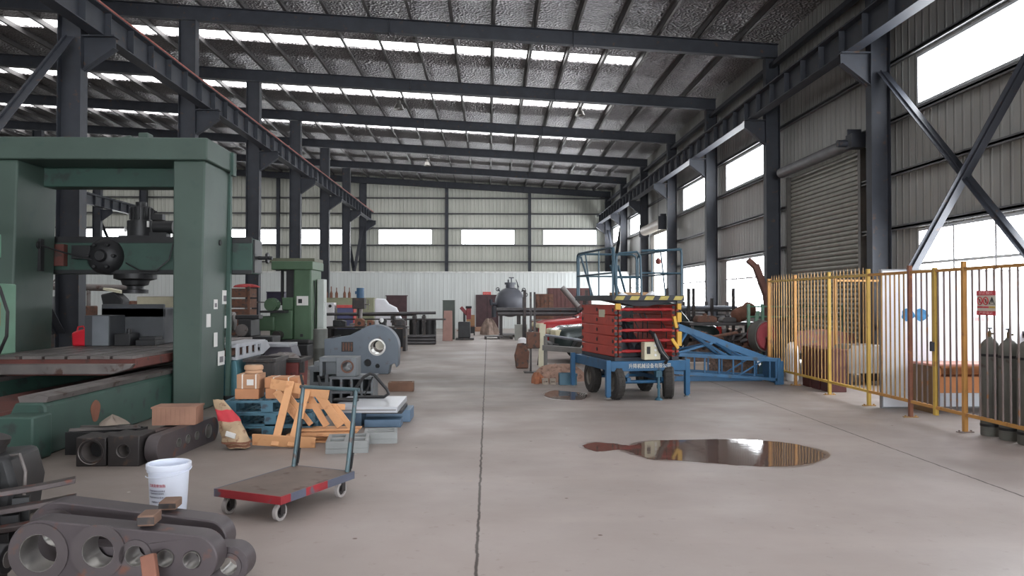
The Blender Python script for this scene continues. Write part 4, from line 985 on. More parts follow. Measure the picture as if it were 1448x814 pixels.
# hanging lamps -----------------------------------------------------
M_LAMPG = mat('lamp_shade_grey', (120, 118, 114), .4, .4, .1)
for px, py, Y, lab in ((564, 150, 29.2, 'high bay lamp hanging from the roof, the nearest to the camera'), (604, 231, 43.0, 'high bay lamp hanging over the aisle, the middle one of three'), (820, 159, 30.3, 'high bay lamp hanging above the red scissor lift')):
    p = PY(px, py, Y); zr = zroof(p.x)-.2
    t = thing('pendant_lamp', lab, 'lamp', (p.x, Y, p.z), 0, 'high bay lamps under the roof')
    m = MB(); m.lathe([(.2, -.12), (.19, -.12), (.1, .06), (.07, .08), (.07, .2), (0, .2)], 20); m.lathe([(.2, -.12), (.12, .06), (0, .07)], 20); m.build('lamp_shade', M_LAMPG, t, recalc=False)
    m = MB(); m.cyl((0, 0, .2), (0, 0, max(.25, zr-p.z)), .012, n=6); m.build('hanger', M_STEEL, t)
    m = MB(); m.sphere((0, 0, -.03), .06); m.build('bulb', M_WHITE, t)
m = MB(); m.lathe([(0, 0), (.12, .05), (.14, .2), (.05, .3), (0, .3)], 14); o = tag(m.build('hoist_hook_block', mat('red_hook_block', (120, 52, 46), .5)), 'small red hook block hanging by the open roller door', 'hook'); p = PX(931, 374, 7.8); o.location = (p.x, p.y, p.z)
m = MB(); m.cyl((0, 0, .28), (0, 0, 7.0-p.z), .01, n=6); m.build('chain', M_STEEL, o)

# ---------------- puddles
def puddle_mat():
    m = bpy.data.materials.new('wet_concrete'); m.use_nodes = True; nt = m.node_tree; N = nt.nodes; L = nt.links; b = N['Principled BSDF']
    tc = N.new('ShaderNodeTexCoord'); nz = N.new('ShaderNodeTexNoise'); nz.inputs['Scale'].default_value = 3; nz.inputs['Detail'].default_value = 5; L.new(tc.outputs['Object'], nz.inputs['Vector'])
    mx = N.new('ShaderNodeMix'); mx.data_type = 'RGBA'; mx.inputs[6].default_value = lin((74, 60, 54)); mx.inputs[7].default_value = lin((104, 84, 76)); L.new(nz.outputs['Fac'], mx.inputs[0]); L.new(mx.outputs[2], b.inputs['Base Color'])
    b.inputs['Roughness'].default_value = .05; b.inputs['IOR'].default_value = 1.33; b.inputs['Specular IOR Level'].default_value = .5
    n3 = N.new('ShaderNodeTexNoise'); n3.inputs['Scale'].default_value = 3.5; L.new(tc.outputs['Object'], n3.inputs['Vector']); bp = N.new('ShaderNodeBump'); bp.inputs['Strength'].default_value = .05; bp.inputs['Distance'].default_value = .02; L.new(n3.outputs['Fac'], bp.inputs['Height']); L.new(bp.outputs[0], b.inputs['Normal'])
    return m
M_PUD = puddle_mat(); M_DAMP = mat('damp_concrete', (112, 98, 92), .3, 0, .2, 6.)
def puddle(label, pts):
    """outline of floor points -> thin film of water with a sloped rim"""
    P_ = [G(*p) for p in pts]; k = len(P_); c = sum(P_, Vector())/k; S = []
    for i in range(k):
        a, b, d, e = P_[i-1], P_[i], P_[(i+1) % k], P_[(i+2) % k]
        for s_ in range(6):
            u = s_/6; S.append(.5*((2*b)+(d-a)*u+(2*a-5*b+4*d-e)*u*u+(3*b-a-3*d+e)*u**3))
    rr_ = random.Random(2); n = len(S)
    T = Matrix.Translation(-c); jit = [Vector((rr_.uniform(-.012, .012), rr_.uniform(-.012, .012), 0)) for _ in S]
    m = MB(); m.prism([((q+j).x-c.x, (q+j).y-c.y) for q, j in zip(S, jit)], .0025, z0=.001)
    o = tag(m.build('puddle', M_PUD), label, 'puddle'); o.location = c
    for f in o.data.polygons: f.use_smooth = False
    m = MB(); out = []
    for i in range(n):
        t_ = (S[(i+1) % n]-S[i-1]).normalized(); nn = Vector((t_.y, -t_.x, 0)); w_ = .035+.03*math.sin(i*.37)+rr_.uniform(0, .02)
        if (S[i]-c).dot(nn) < 0: nn = -nn
        out.append(((S[i]+nn*w_).x-c.x, (S[i]+nn*w_).y-c.y))
    m.prism(out, .0008, z0=.0001); m.build('damp_edge', M_DAMP, o); return o
puddle('long brown water puddle across the floor in front of the scissor lift', [(824, 631), (838, 626), (868, 627), (893, 630), (915, 624), (960, 622), (1020, 621), (1080, 623), (1125, 628), (1158, 637), (1166, 646), (1150, 654), (1110, 659), (1060, 659), (1010, 655), (960, 651), (920, 649), (902, 643), (880, 636), (845, 638)])
puddle('small bright water puddle on the floor beside the left lift wheel', [(770, 557), (782, 552), (800, 553), (826, 556), (829, 561), (822, 565), (795, 565), (775, 562)])
# ================================================================== LEFT SIDE: GANTRY MILLING MACHINE
M_GREEN = mat('machine_green_paint', (64, 80, 73), .55, .0, .14, 1.5, (58, 76, 70), .35)
M_GREEND = mat('dark_machine_green_paint', (46, 72, 64), .55, .0, .2, 2., (42, 52, 50), .4)
M_IRON = mat('worn_grey_iron', (116, 110, 108), .45, .5, .25, 3., (84, 66, 60), .35)
M_REDOX = mat('red_oxide_primer', (92, 50, 44), .75, 0, .3, 3., (66, 48, 44), .4)
M_DARK = mat('greasy_black_iron', (42, 42, 44), .5, .3, .25, 4.)
M_PAPER = mat('white_paper_notice', (212, 210, 208), .8, 0, .05)
M_INK = mat('grey_print', (116, 112, 116), .8, 0, .2, 30)
M_PALEG = mat('pale_green_enamel', (102, 138, 118), .45, 0, .12)
gm = thing('gantry_milling_machine', 'huge green double-column gantry milling machine with a bed and table', 'milling machine', (-5.75, 12.2, 0))
ox, oy = -5.75, 12.2
def B(x0, x1, y0, y1, z0, z1, m=None): m = m or MB(); m.bx(x0-ox, x1-ox, y0-oy, y1-oy, z0, z1); return m
# bed: two guideways and a chip trough
m = MB(); m.prism([(-6.8-ox, 0), (-4.68-ox, 0), (-4.68-ox, .52), (-4.72-ox, .56), (-5.0-ox, .56), (-5.12-ox, .3), (-6.4-ox, .3), (-6.5-ox, .56), (-6.8-ox, .56)], 7.8, XZ, z0=-(16.2-oy)); bed = m.build('bed', M_GREEND, gm, bevel=.02)
m = MB(); m.prism([(-4.98-ox, .56), (-4.7-ox, .56), (-4.68-ox, .62), (-4.78-ox, .64), (-4.85-ox, .60), (-4.92-ox, .64), (-5.0-ox, .62)], 7.7, XZ, z0=-(16.15-oy)); m.build('guideway', M_IRON, bed)
m = MB(); m.prism([(-6.8-ox, .56), (-6.5-ox, .56), (-6.48-ox, .62), (-6.58-ox, .64), (-6.65-ox, .60), (-6.72-ox, .64), (-6.82-ox, .62)], 7.7, XZ, z0=-(16.15-oy)); m.build('guideway', M_IRON, bed)
m = MB(); m.prism([(-6.42-ox, .3), (-5.1-ox, .3), (-5.3-ox, .42), (-5.75-ox, .34), (-6.2-ox, .42)], 7.6, XZ, z0=-(16.1-oy)); m.build('chip_trough', M_REDOX, bed)
m = MB(); m.prism([(-6.86-ox, 0), (-4.62-ox, 0), (-4.62-ox, .46), (-5.0-ox, .46), (-5.15-ox, .26), (-6.38-ox, .26), (-6.5-ox, .46), (-6.86-ox, .46)], .35, XZ, z0=-(8.42-oy)); m.build('end_cover', M_GREEND, bed, bevel=.02)
m = MB(); pts = [(.11*math.cos(a_)*(1+.15*math.sin(3*a_))+9.45-oy, .13*math.sin(a_)+.33) for a_ in [2*PI*i/20 for i in range(20)]]; m.prism(pts, .003, YZ, z0=-4.68-ox); m.build('rust_patch', mat('rust_patch', (132, 84, 66), .8, 0, .2), bed)
# table
m = MB(); m.prism([(-6.75-ox, .70), (-6.4-ox, .64), (-5.1-ox, .64), (-4.72-ox, .74), (-4.72-ox, .86), (-6.8-ox, .86), (-6.8-ox, .78)], 5.3, XZ, z0=-(15.9-oy)); tb = m.build('work_table', M_REDOX, gm, bevel=.01)
m = MB(); w_ = 2.08/7
for i in range(7): m.bx(-6.8-ox+w_*i, -6.8-ox+w_*(i+.86), 10.58-oy, 15.9-oy, .86, .90)
m.build('slotted_top', M_IRON, tb)
m = MB(); m.prism([(-6.8-ox, .80), (-4.72-ox, .80), (-4.76-ox, .74), (-5.0-ox, .66), (-6.5-ox, .66), (-6.8-ox, .76)], .12, XZ, z0=-(10.64-oy)); m.build('end_apron', M_IRON, tb, bevel=.01)
# columns
def colm(x0, x1, x0b, x1b, y0, y1, z0, z1, nm='column'):
    m = MB(); v0 = [(x0b, y0, z0), (x1b, y0, z0), (x1b, y1, z0), (x0b, y1, z0)]; v1 = [(x0, y0, z1), (x1, y0, z1), (x1, y1, z1), (x0, y1, z1)]
    m.bm.faces.new([m._v((p[0]-ox, p[1]-oy, p[2])) for p in v0][::-1])
    a = [m._v((p[0]-ox, p[1]-oy, p[2])) for p in v0]; b = [m._v((p[0]-ox, p[1]-oy, p[2])) for p in v1]
    m.bm.faces.new(b)
    for i in range(4): m.bm.faces.new((a[i], a[(i+1) % 4], b[(i+1) % 4], b[i]))
    bmesh.ops.remove_doubles(m.bm, verts=m.bm.verts, dist=1e-4)
    return m.build(nm, M_GREEN, gm, bevel=.025)
cr = colm(-4.67, -4.2, -4.66, -4.26, 11.66, 12.72, 0, 3.72)
cl = colm(-7.7, -6.93, -7.7, -7.02, 11.66, 12.72, 0, 3.72)
m = MB(); m.bx(-4.24-ox, -4.17-ox, 12.72-oy, 12.80-oy, .1, 3.7); m.build('cover_strip', M_GREEND, cr)
m = MB(); m.cyl((-4.26-ox, 12.35-oy, 2.55), (-4.195-ox, 12.35-oy, 2.55), .045, n=16); m.build('plugged_hole', M_DARK, cr)
m = MB(); m.cyl((-7.02-ox, 12.25-oy, 2.5), (-6.93-ox, 12.25-oy, 2.5), .06, n=14); m.box((-6.95-ox, 12.3-oy, 2.35), (.06, .1, .5)); m.tube([(-6.93-ox, 12.25-oy, 2.5), (-6.7-ox, 12.5-oy, 2.4), (-6.4-ox, 12.7-oy, 2.3), (-6.0-ox, 12.9-oy, 2.33), (-5.7-ox, 12.9-oy, 2.5)], .014, 6); m.build('cable_inlet', M_DARK, cl)
# top beam and tie beam
m = MB(); m.bx(-7.9-ox, -4.15-ox, 11.6-oy, 12.78-oy, 3.72, 4.05); tbm = m.build('top_beam', M_GREENT if False else M_GREEN, gm, bevel=.02)
m = MB(); m.bx(-4.16-ox, -4.11-ox, 12.66-oy, 12.82-oy, 3.66, 4.03); m.build('end_flange', M_GREEND, tbm)
m = MB(); m.bx(-6.95-ox, -4.65-ox, 12.35-oy, 12.7-oy, 3.42, 3.72); m.build('tie_beam', M_GREEND, gm, bevel=.015)
m = MB(); m.box((-5.65-ox, 12.3-oy, 4.11), (.3, .3, .12), ry=-.2); m.box((-5.35-ox, 12.3-oy, 4.15), (.16, .2, .2)); m.build('lifting_motor', M_GREEN, tbm, bevel=.02)
# cross rail with saddle, motor and spindle
m = MB(); m.bx(-7.35-ox, -3.86-ox, 12.85-oy, 13.35-oy, 2.08, 2.66); rail = m.build('cross_rail', M_GREEND, gm, bevel=.015)
m = MB(); m.bx(-7.35-ox, -3.86-ox, 12.83-oy, 12.86-oy, 2.08, 2.14); m.bx(-7.35-ox, -3.86-ox, 12.83-oy, 12.86-oy, 2.58, 2.68); m.build('rail_edge', M_DARK, rail)
m = MB(); m.bx(-3.86-ox, -3.83-ox, 12.9-oy, 13.3-oy, 2.1, 2.64); m.cyl((-3.84-ox, 13.1-oy, 2.35), (-3.6-ox, 13.1-oy, 2.35), .03); m.cyl((-3.7-ox, 13.1-oy, 2.35), (-3.66-ox, 13.1-oy, 2.35), .09, n=8); m.build('rail_end', M_DARK, rail)
m = MB(); m.bx(-7.0-ox, -6.83-ox, 12.74-oy, 12.86-oy, 2.2, 2.55); m.build('rail_clamp', M_REDOX, rail)
m = MB(); T = TR((-6.22-ox, 12.85-oy, 2.36), rx=PI/2)
m.lathe([(0, .22), (.08, .22), (.1, .16), (.2, .14), (.26, .08), (.3, 0), (.3, -.2), (0, -.2)], 24, T)
for i in range(6): a_ = 2*PI*i/6; m.cyl((.2*math.cos(a_), .2*math.sin(a_), .1), (.2*math.cos(a_), .2*math.sin(a_), .2), .03, n=8, M=T)
m.box((-6.55-ox, 12.78-oy, 2.42), (.3, .14, .22)); sd = m.build('saddle_gearbox', M_DARK, rail, bevel=.008)
m = MB(); m.tube([(-5.1-ox, 12.8-oy, 2.62), (-5.15-ox, 12.72-oy, 2.3), (-5.35-ox, 12.7-oy, 2.12), (-5.6-ox, 12.7-oy, 2.12), (-5.85-ox, 12.75-oy, 2.25)], .012, 6); m.build('hose', M_DARK, rail)
m = MB(); m.cyl((-5.85-ox, 13.3-oy, 2.66), (-5.85-ox, 13.3-oy, 2.98), .22, n=20); m.bx(-6.12-ox, -5.6-ox, 13.05-oy, 13.5-oy, 2.6, 2.72); m.cyl((-5.85-ox, 13.3-oy, 2.98), (-5.85-ox, 13.3-oy, 3.22), .17, n=20); m.cyl((-5.85-ox, 13.3-oy, 3.2), (-5.85-ox, 13.3-oy, 3.3), .09)
for i in range(14): a_ = 2*PI*i/14; m.box((-5.85-ox+.175*math.cos(a_), 13.3-oy+.175*math.sin(a_), 3.1), (.02, .012, .2), rz=a_)
hm = m.build('head_motor', M_DARK, gm, bevel=.006)
m = MB(); m.cyl((-5.55-ox, 13.1-oy, 2.86), (-5.22-ox, 13.1-oy, 2.86), .11, n=18); m.box((-5.45-ox, 13.1-oy, 2.72), (.28, .2, .1)); m.box((-5.5-ox, 13.15-oy, 3.03), (.18, .14, .1)); m.build('feed_motor', M_DARK, gm, bevel=.006)
m = MB(); m.bx(-6.02-ox, -5.99-ox, 13.05-oy, 13.08-oy, 2.78, 2.86); m.bx(-5.62-ox, -5.59-ox, 12.98-oy, 13.01-oy, 2.85, 2.95); m.build('data_plate', M_PAPER, hm)
m = MB(); m.lathe([(0, 2.08), (.33, 2.08), (.33, 2.0), (.22, 1.97), (.2, 1.9), (.13, 1.88), (.13, 1.83), (.2, 1.82), (.2, 1.76), (0, 1.76)], 24, TR((-5.85-ox, 13.1-oy, 0))); m.build('spindle_head', M_DARK, gm)
m = MB(); m.cyl((-4.85-ox, 13.0-oy, 2.6), (-4.85-ox, 13.0-oy, 3.45), .014, n=6); m.build('hanging_cable', M_DARK, gm)
# paper notices on the column flank
for px, py, w_, h_, ink in ((317, 420, .13, .22, 1), (304, 430, .09, .15, 1), (294, 453, .09, .2, 0), (319, 455, .07, .2, 0), (304, 480, .08, .22, 0), (312, 506, .16, .22, 1)):
    p = PX(px, py, -4.24); m = MB(); m.bx(-4.236-ox, -4.226-ox, p.y-oy-w_*.9, p.y-oy+w_*.9, p.z-h_/2, p.z+h_/2); n_ = m.build('paper_notice', M_PAPER, cr)
    if ink: m = MB(); m.bx(-4.226-ox, -4.224-ox, p.y-oy-w_*.55, p.y-oy+w_*.5, p.z-h_*.3, p.z+h_*.12); m.build('printed_image', M_INK, n_)
# pendant control box on its arm
m = MB(); m.bx(-6.72-ox, -6.18-ox, 10.0-oy, 10.4-oy, .95, 1.86); pc = m.build('control_pendant', M_PALEG, gm, bevel=.02)
m = MB(); m.bx(-6.27-ox, -6.14-ox, 9.98-oy, 10.0-oy, 1.32, 1.62); m.build('ochre_panel', mat('ochre_panel', (150, 124, 66), .5, 0, .1), pc)
m = MB(); m.box((-6.32-ox, 9.98-oy, 1.75), (.16, .01, .16), rx=.0); m.build('label_plate', M_PAPER, pc)
m = MB(); m.bx(-6.5-ox, -6.32-ox, 10.1-oy, 10.3-oy, 2.2, 2.5); m.build('junction_box', M_PALEG, gm, bevel=.01)
m = MB(); m.cyl((-6.42-ox, 10.2-oy, 1.85), (-6.42-ox, 10.2-oy, 2.7), .03); m.tube([(-6.42-ox, 10.2-oy, 2.68), (-6.9-ox, 10.5-oy, 2.7), (-7.35-ox, 11.0-oy, 2.7), (-7.35-ox, 11.7-oy, 2.7)], .035, 8); m.build('pendant_arm', M_GREEND, gm)
m = MB(); m.tube([(-6.36-ox, 10.15-oy, 2.2), (-6.3-ox, 10.0-oy, 2.05), (-6.12-ox, 9.95-oy, 1.8), (-6.02-ox, 9.95-oy, 1.5), (-6.03-ox, 9.95-oy, 1.2), (-6.15-ox, 10.0-oy, .98), (-6.3-ox, 10.1-oy, .94)], .02, 8); m.build('pendant_cable', M_DARK, gm)

# workpieces on the machine table
def onT(px, py, Y): p = PY(px, py, Y); return p
M_GREYC = mat('slate_grey_casting', (72, 74, 78), .55, .2, .15, 3.)
M_GREYL = mat('light_grey_casting', (112, 116, 122), .55, .2, .15, 3.)
t = thing('machine_casting', 'dark grey hollow casting on the milling table behind the green column', 'casting', (-6.0, 13.1, .9))
m = MB(); m.bx(-.55, .5, .3, .9, 0, .62); m.bx(-.55, .5, .3, .36, .45, .68); m.build('rear_block', M_GREYC, t, bevel=.015)
m = MB(); m.bx(-.55, -.15, -.25, .3, 0, .5); m.build('front_block', M_GREYC, t, bevel=.012)
m = MB(); m.bx(-.42, -.16, -.262, -.25, .01, .49); m.build('machined_face', M_GREYL, t)
m = MB(); m.bx(-.1, .16, -.2, .15, 0, .2); m.cyl((.1, -.1, 0), (.1, -.1, .28), .04); m.build('clamp', M_DARK, t, bevel=.01)
m = MB(); m.bx(.2, .52, -.1, .28, 0, .09); m.bx(.24, .5, -.06, .24, .09, .14); m.build('parallel_block', M_DARK, t, bevel=.006)
t = thing('fuel_can', 'bright red plastic can on the milling table by the far column', 'can', (-6.62, 12.95, .9)); m = MB()
m.prism([(-.14, 0), (.14, 0), (.15, .2), (.08, .27), (.0, .27), (-.15, .22)], .18, XZ, z0=-.09); m.build('can_body', mat('bright_red_plastic', (206, 36, 52), .4, 0, .08), t, bevel=.03)
m = MB(); m.cyl((.06, 0, .25), (.08, 0, .33), .03); m.build('cap', M_WHITE, t); m = MB(); m.tube([(-.1, 0, .24), (-.08, 0, .31), (.0, 0, .32), (.03, 0, .26)], .014, 6); m.build('handle', mat('bright_red_plastic', (0, 0, 0)), t)
t = thing('valve_casting', 'black upright valve casting on the table at the far green column', 'casting', (-6.72, 14.25, .9)); m = MB(); m.prism([(-.2, 0), (.22, 0), (.16, .5), (.2, .75), (.05, .9), (-.2, .85), (-.1, .4)], .3, XZ, z0=-.15); m.build('casting_body', M_DARK, t, bevel=.03); m = MB(); m.box((0, 0, .92), (.3, .3, .04), ry=.2); m.build('cap_plate', M_CREAM, t)
t = thing('lever_casting', 'dark curved lever casting leaning beside the grey casting on the table', 'casting', (-5.32, 13.9, .9)); m = MB(); m.tube([(-.1, 0, .55), (0, 0, .6), (.06, 0, .4), (.14, 0, .15), (.3, 0, .05)], .07, 10); m.build('lever_body', M_DARK, t); m = MB(); m.bx(.1, .4, -.1, .1, 0, .06); m.build('foot', M_DARK, t)

# ---------------- machines and stock behind the gantry
M_TEALB = mat('teal_cabinet_paint', (70, 112, 122), .5, 0, .12)
crate('tool_cabinet', 'cream tool cabinet behind the grey casting on the milling table', 'cabinet', (-9.3, 22.5, 0), 1.1, .7, 1.75, M_CREAM, M_WHITE)
crate('parts_cabinet', 'small blue cabinet standing behind the lever casting', 'cabinet', (-8.1, 20.4, 0), .5, .5, 1.2, M_TEALB)
t = thing('lathe', 'old grey lathe with a long boring bar behind the gantry columns', 'lathe', (-10.6, 20.6, 0))
m = MB(); m.bx(-1.4, 1.5, -.3, .3, .1, .75); m.build('lathe_bed', M_OIL, t, bevel=.02); m = MB(); m.bx(-1.5, -.7, -.35, .35, .75, 1.75); m.build('headstock', M_GREYC, t, bevel=.04)
m = MB(); m.cyl((-.7, 0, 2.0), (1.5, 0, 1.95), .09, n=14); m.cyl((.2, 0, .75), (.2, 0, 1.95), .05); m.cyl((-1.1, 0, 1.7), (-.5, 0, 2.35), .02); m.build('boring_bar', M_IRON, t); m = MB(); m.bx(-.3, .3, -.3, .3, .75, 1.5); m.build('tool_post', M_RUST, t, bevel=.03); m = MB(); m.bx(.9, 1.4, -.25, .25, .75, 1.4); m.build('tailstock', M_OIL, t, bevel=.03)
for x in (-1.2, 1.2): m = MB(); m.bx(x-.3, x+.3, -.3, .3, 0, .1); m.build('foot', M_OIL, t)
for i, (x, y, w_, h_, mm, lab) in enumerate(((-8.4, 23.5, .9, 2.0, M_RUST, 'rusty brown crate behind the gantry machine opening'), (-10.9, 23.6, .8, 1.6, M_TARP, 'brown crate beside the old grey lathe'))):
    crate('timber_crate', lab, 'crate', (x, y, 0), w_, .7, h_, mm)
# second green boring machine
bx_, by_ = -5.46, 22.0
bmc = thing('boring_machine', 'green boring machine with a tall column and side spindle head', 'boring machine', (bx_, by_, 0))
M_GRN2 = mat('mid_green_machine_paint', (68, 94, 70), .5, 0, .15, 2.)
m = MB(); m.prism([(0, .5), (.5, .5), (.5, 2.72), (0, 2.72)], 1.35, XZ, z0=-1.35); cb_ = m.build('column', M_GRN2, bmc, bevel=.05)
m = MB(); m.bx(-.22, .02, .1, .9, .3, 2.5); m.build('slideway', M_DARK, bmc)
m = MB(); m.bx(-.6, .55, -.05, 1.4, 2.5, 2.74); m.build('top_bracket', M_GRN2, bmc, bevel=.02); m = MB(); m.bx(-.85, .52, .3, 1.45, 2.74, 2.84); m.build('top_plate', mat('olive_plate', (92, 94, 76), .6, 0, .1), bmc)
m = MB(); m.cyl((-.38, .3, 1.5), (-.38, .3, 2.5), .045); m.build('feed_screw', M_DARK, bmc)
m = MB(); m.bx(.1, .42, -.012, 0, 1.5, 1.76); pl = m.build('name_plate', M_PAPER, cb_); m = MB(); m.bx(.14, .25, -.014, -.011, 1.56, 1.68); m.build('plate_mark', M_DARK, pl)
m = MB(); m.bx(.2, .28, -.015, 0, .62, .7); m.build('hatch', M_DARK, cb_)
m = MB(); m.tube([(.52, .3, 2.2), (.54, .35, 1.6), (.53, .3, 1.2), (.52, .4, .8)], .018, 6); m.build('conduit', M_DARK, cb_)
m = MB(); m.bx(-.62, .0, -.1, .8, .55, 1.36); m.bx(-.98, -.45, -.3, .4, .8, 1.2); m.bx(-.3, .0, -.05, .5, 1.36, 1.72); sh = m.build('spindle_head', M_GRN2, bmc, bevel=.03)
m = MB(); m.cyl((-.5, -.5, 1.52), (-.5, -.08, 1.52), .17, n=22); m.cyl((-.5, -.54, 1.52), (-.5, -.5, 1.52), .13, n=22)
for i in range(16): a_ = 2*PI*i/16; m.box((-.5+.175*math.cos(a_), -.28, 1.52+.175*math.sin(a_)), (.03, .3, .012), ry=-a_)
m.build('motor', M_GRN2, sh); m = MB(); m.bx(-.78, -.1, -.52, .3, 1.30, 1.36); m.build('cover', M_DARK, sh); m = MB(); m.cyl((-.35, -.45, .68), (-.35, 0, .68), .12, n=18); m.cyl((-.7, -.2, .6), (-1.1, -.2, .6), .06); m.build('spindle', M_OIL, sh)
m = MB(); m.bx(-1.6, .48, -.3, 1.6, 0, .42); m.bx(-1.2, .48, -.2, 1.4, .42, .55); m.build('base', M_DARK, bmc, bevel=.03)
t = thing('control_cabinet', 'pale grey electrical cabinet standing beside the green boring machine', 'cabinet', (-4.83, 22.6, 0)); m = MB(); m.bx(-.1, .1, 0, .4, .05, 2.25); cbb = m.build('cabinet_body', mat('pale_cabinet', (178, 184, 180), .45, 0, .06), t, bevel=.015); m = MB(); m.tube([(.1, .1, 1.2), (.13, .1, 1.25), (.13, .1, 1.55), (.1, .1, 1.6)], .012, 6); m.build('handle', M_WHITE, t); m = MB(); m.bx(-.09, .09, .02, .38, 0, .05); m.build('plinth', M_DARK, t)
t = thing('steel_drum', 'dull grey sheet steel drum in front of the pale grey cabinet', 'drum', (-4.12, 19.3, 0)); m = MB(); m.lathe([(0, 0), (.17, 0), (.175, .03), (.17, .05), (.17, .45), (.178, .47), (.17, .49), (.17, .9), (.175, .93), (0, .93)], 26); m.build('drum_body', mat('drum_grey', (102, 104, 100), .55, .3, .15), t); m = MB(); m.lathe([(0, .93), (.155, .93), (.155, .94), (0, .94)], 26); m.build('lid', M_GREYT, t)
# dark lathe cluster with clutter
t = thing('engine_lathe', 'dark greasy engine lathe crowded between gantry and boring machine', 'lathe', (-6.3, 18.6, 0))
m = MB(); m.bx(-.7, 1.3, -.35, .35, .45, .8); m.build('lathe_bed', M_DARK, t, bevel=.02); m = MB(); m.bx(-.7, .1, -.4, .4, .8, 1.45); m.build('headstock', mat('greasy_green', (70, 80, 72), .5, .1, .25), t, bevel=.05); m = MB(); m.cyl((.1, 0, 1.15), (.3, 0, 1.15), .22, n=24); m.build('chuck', M_IRON, t)
m = MB(); m.bx(.5, .8, -.35, .35, .8, 1.2); m.bx(.4, .95, -.25, .1, 1.2, 1.3); m.build('carriage', M_DARK, t, bevel=.02); m = MB(); m.cyl((.6, -.35, .95), (.6, -.42, .95), .14, n=20); m.cyl((.72, -.42, .95), (.72, -.5, .95), .015); m.build('hand_wheel', M_IRON, t)
m = MB(); m.cyl((-.25, -.2, 1.45), (-.25, -.2, 1.95), .02); m.cyl((0, -.1, 1.45), (.05, -.1, 1.85), .02); m.sphere((-.25, -.2, 1.97), .04); m.build('lever', M_IRON, t)
for x in (-.45, 1.0): m = MB(); m.bx(x-.25, x+.25, -.33, .33, 0, .45); m.build('pedestal', M_DARK, t, bevel=.02)
crate('parts_box', 'small white and blue box on the greasy lathe headstock', 'box', (-6.75, 18.4, 1.45), .3, .3, .12, M_WHITE, mat('box_blue', (64, 84, 128), .5))
crate('card_box', 'tan card box on the greasy lathe headstock', 'box', (-6.38, 18.65, 1.45), .24, .3, .2, M_CARD)
t = thing('timber_crate', 'dark brown slatted crate behind the greasy engine lathe', 'crate', (-6.75, 20.6, 0))
for i in range(7): m = MB(); m.bx(-.7, .6, -.3, .3, .1+.27*i, .33+.27*i); m.build('slat_row', M_RUST, t)
for x in (-.68, .58): m = MB(); m.bx(x-.03, x+.03, -.33, -.3, 0, 2.0); m.build('corner_post', M_RUST, t)
lump('red_cloth', 'crumpled red cloth lying on the dark brown slatted crate', 'cloth', (-6.3, 20.5, 1.98), .3, .22, .09, mat('red_cloth', (150, 52, 52), .8, 0, .2), 13, .2)
t = thing('storage_box', 'small dark blue box on the wall shelf behind the feed screw', 'box', (-6.6, 24.5, 1.6)); m = MB(); m.bx(-.25, .25, -.2, .2, 0, .28); m.build('box_body', mat('navy_box', (52, 46, 72), .5), t, bevel=.01); m = MB(); m.bx(-.26, .26, -.21, .21, .28, .31); m.build('lid', mat('navy_box', (0, 0, 0)), t)
t = thing('shelf_rack', 'grey shelf rack behind the green boring machine', 'shelf', (-6.7, 24.5, 0)); m = MB(); m.bx(-.8, .8, -.25, .25, 1.56, 1.6); m.build('shelf_board', M_GREYT, t); m = MB(); m.bx(-.8, .8, -.25, .25, .7, .74); m.build('shelf_board', M_GREYT, t)
for x in (-.77, .77): m = MB(); m.bx(x-.03, x+.03, -.25, .25, 0, 1.56); m.build('upright', M_GREYT, t)

# ---------------- beyond: cabinets, drill press, racks before the partition
crate('metal_cabinet', 'long pale olive cabinet standing before the far partition', 'cabinet', (-5.9, 32.6, 0), 2.4, .8, 1.72, mat('olive_beige', (146, 148, 122), .55, 0, .12))
for i, x in enumerate((-6.7, -6.5, -6.28, -5.95, -5.75)):
    t = thing('oil_bottle', 'brown bottle standing in the row on top of the long olive cabinet', 'bottle', (x, 32.5, 1.745), 0, 'brown bottles on the olive cabinet'); m = MB(); m.lathe([(0, 0), (.06, 0), (.06, .18), (.02, .28), (.02, .42+.05*(i % 2)), (0, .42+.05*(i % 2))], 12); m.build('bottle_body', M_TARP, t)
t = thing('switch_cabinet', 'white switch cabinet with black knobs beside the boring machine', 'cabinet', (-6.0, 30.0, 0)); m = MB(); m.bx(-.18, .1, 0, .5, 0, 1.55); m.build('cabinet_body', M_WHITE, t, bevel=.01)
for z in (1.42, .42): m = MB(); m.cyl((-.04, -.03, z), (-.04, 0, z), .06, n=14); m.build('knob', M_BLK, t)
t = thing('welding_machine', 'red and blue welding machine box beside the white switch cabinet', 'welder', (-5.5, 30.1, 0)); m = MB(); m.bx(-.3, .32, 0, .5, .0, 1.35); m.build('body', mat('dull_blue_box', (88, 92, 130), .5, 0, .1), t, bevel=.02); m = MB(); m.bx(-.31, .33, -.01, .51, 1.35, 1.46); m.build('top_cover', mat('coral_red', (204, 86, 84), .5), t); m = MB(); m.bx(.32, .36, -.01, .51, .6, 1.46); m.build('side_cover', mat('coral_red', (0, 0, 0)), t)
t = thing('drill_press', 'drill press with a blue motor on top in front of the cabinets', 'drill press', (-4.35, 26.5, 0))
m = MB(); m.cyl((0, .15, .1), (0, .15, 1.9), .08, n=16); m.build('post', M_IRON, t); m = MB(); m.bx(-.2, .2, -.25, .25, 1.35, 1.72); m.cyl((0, -.12, 1.1), (0, -.12, 1.36), .05); m.cyl((0, -.12, .85), (0, -.12, 1.1), .02); m.build('drill_head', M_GRN2 if False else M_OIL, t, bevel=.03)
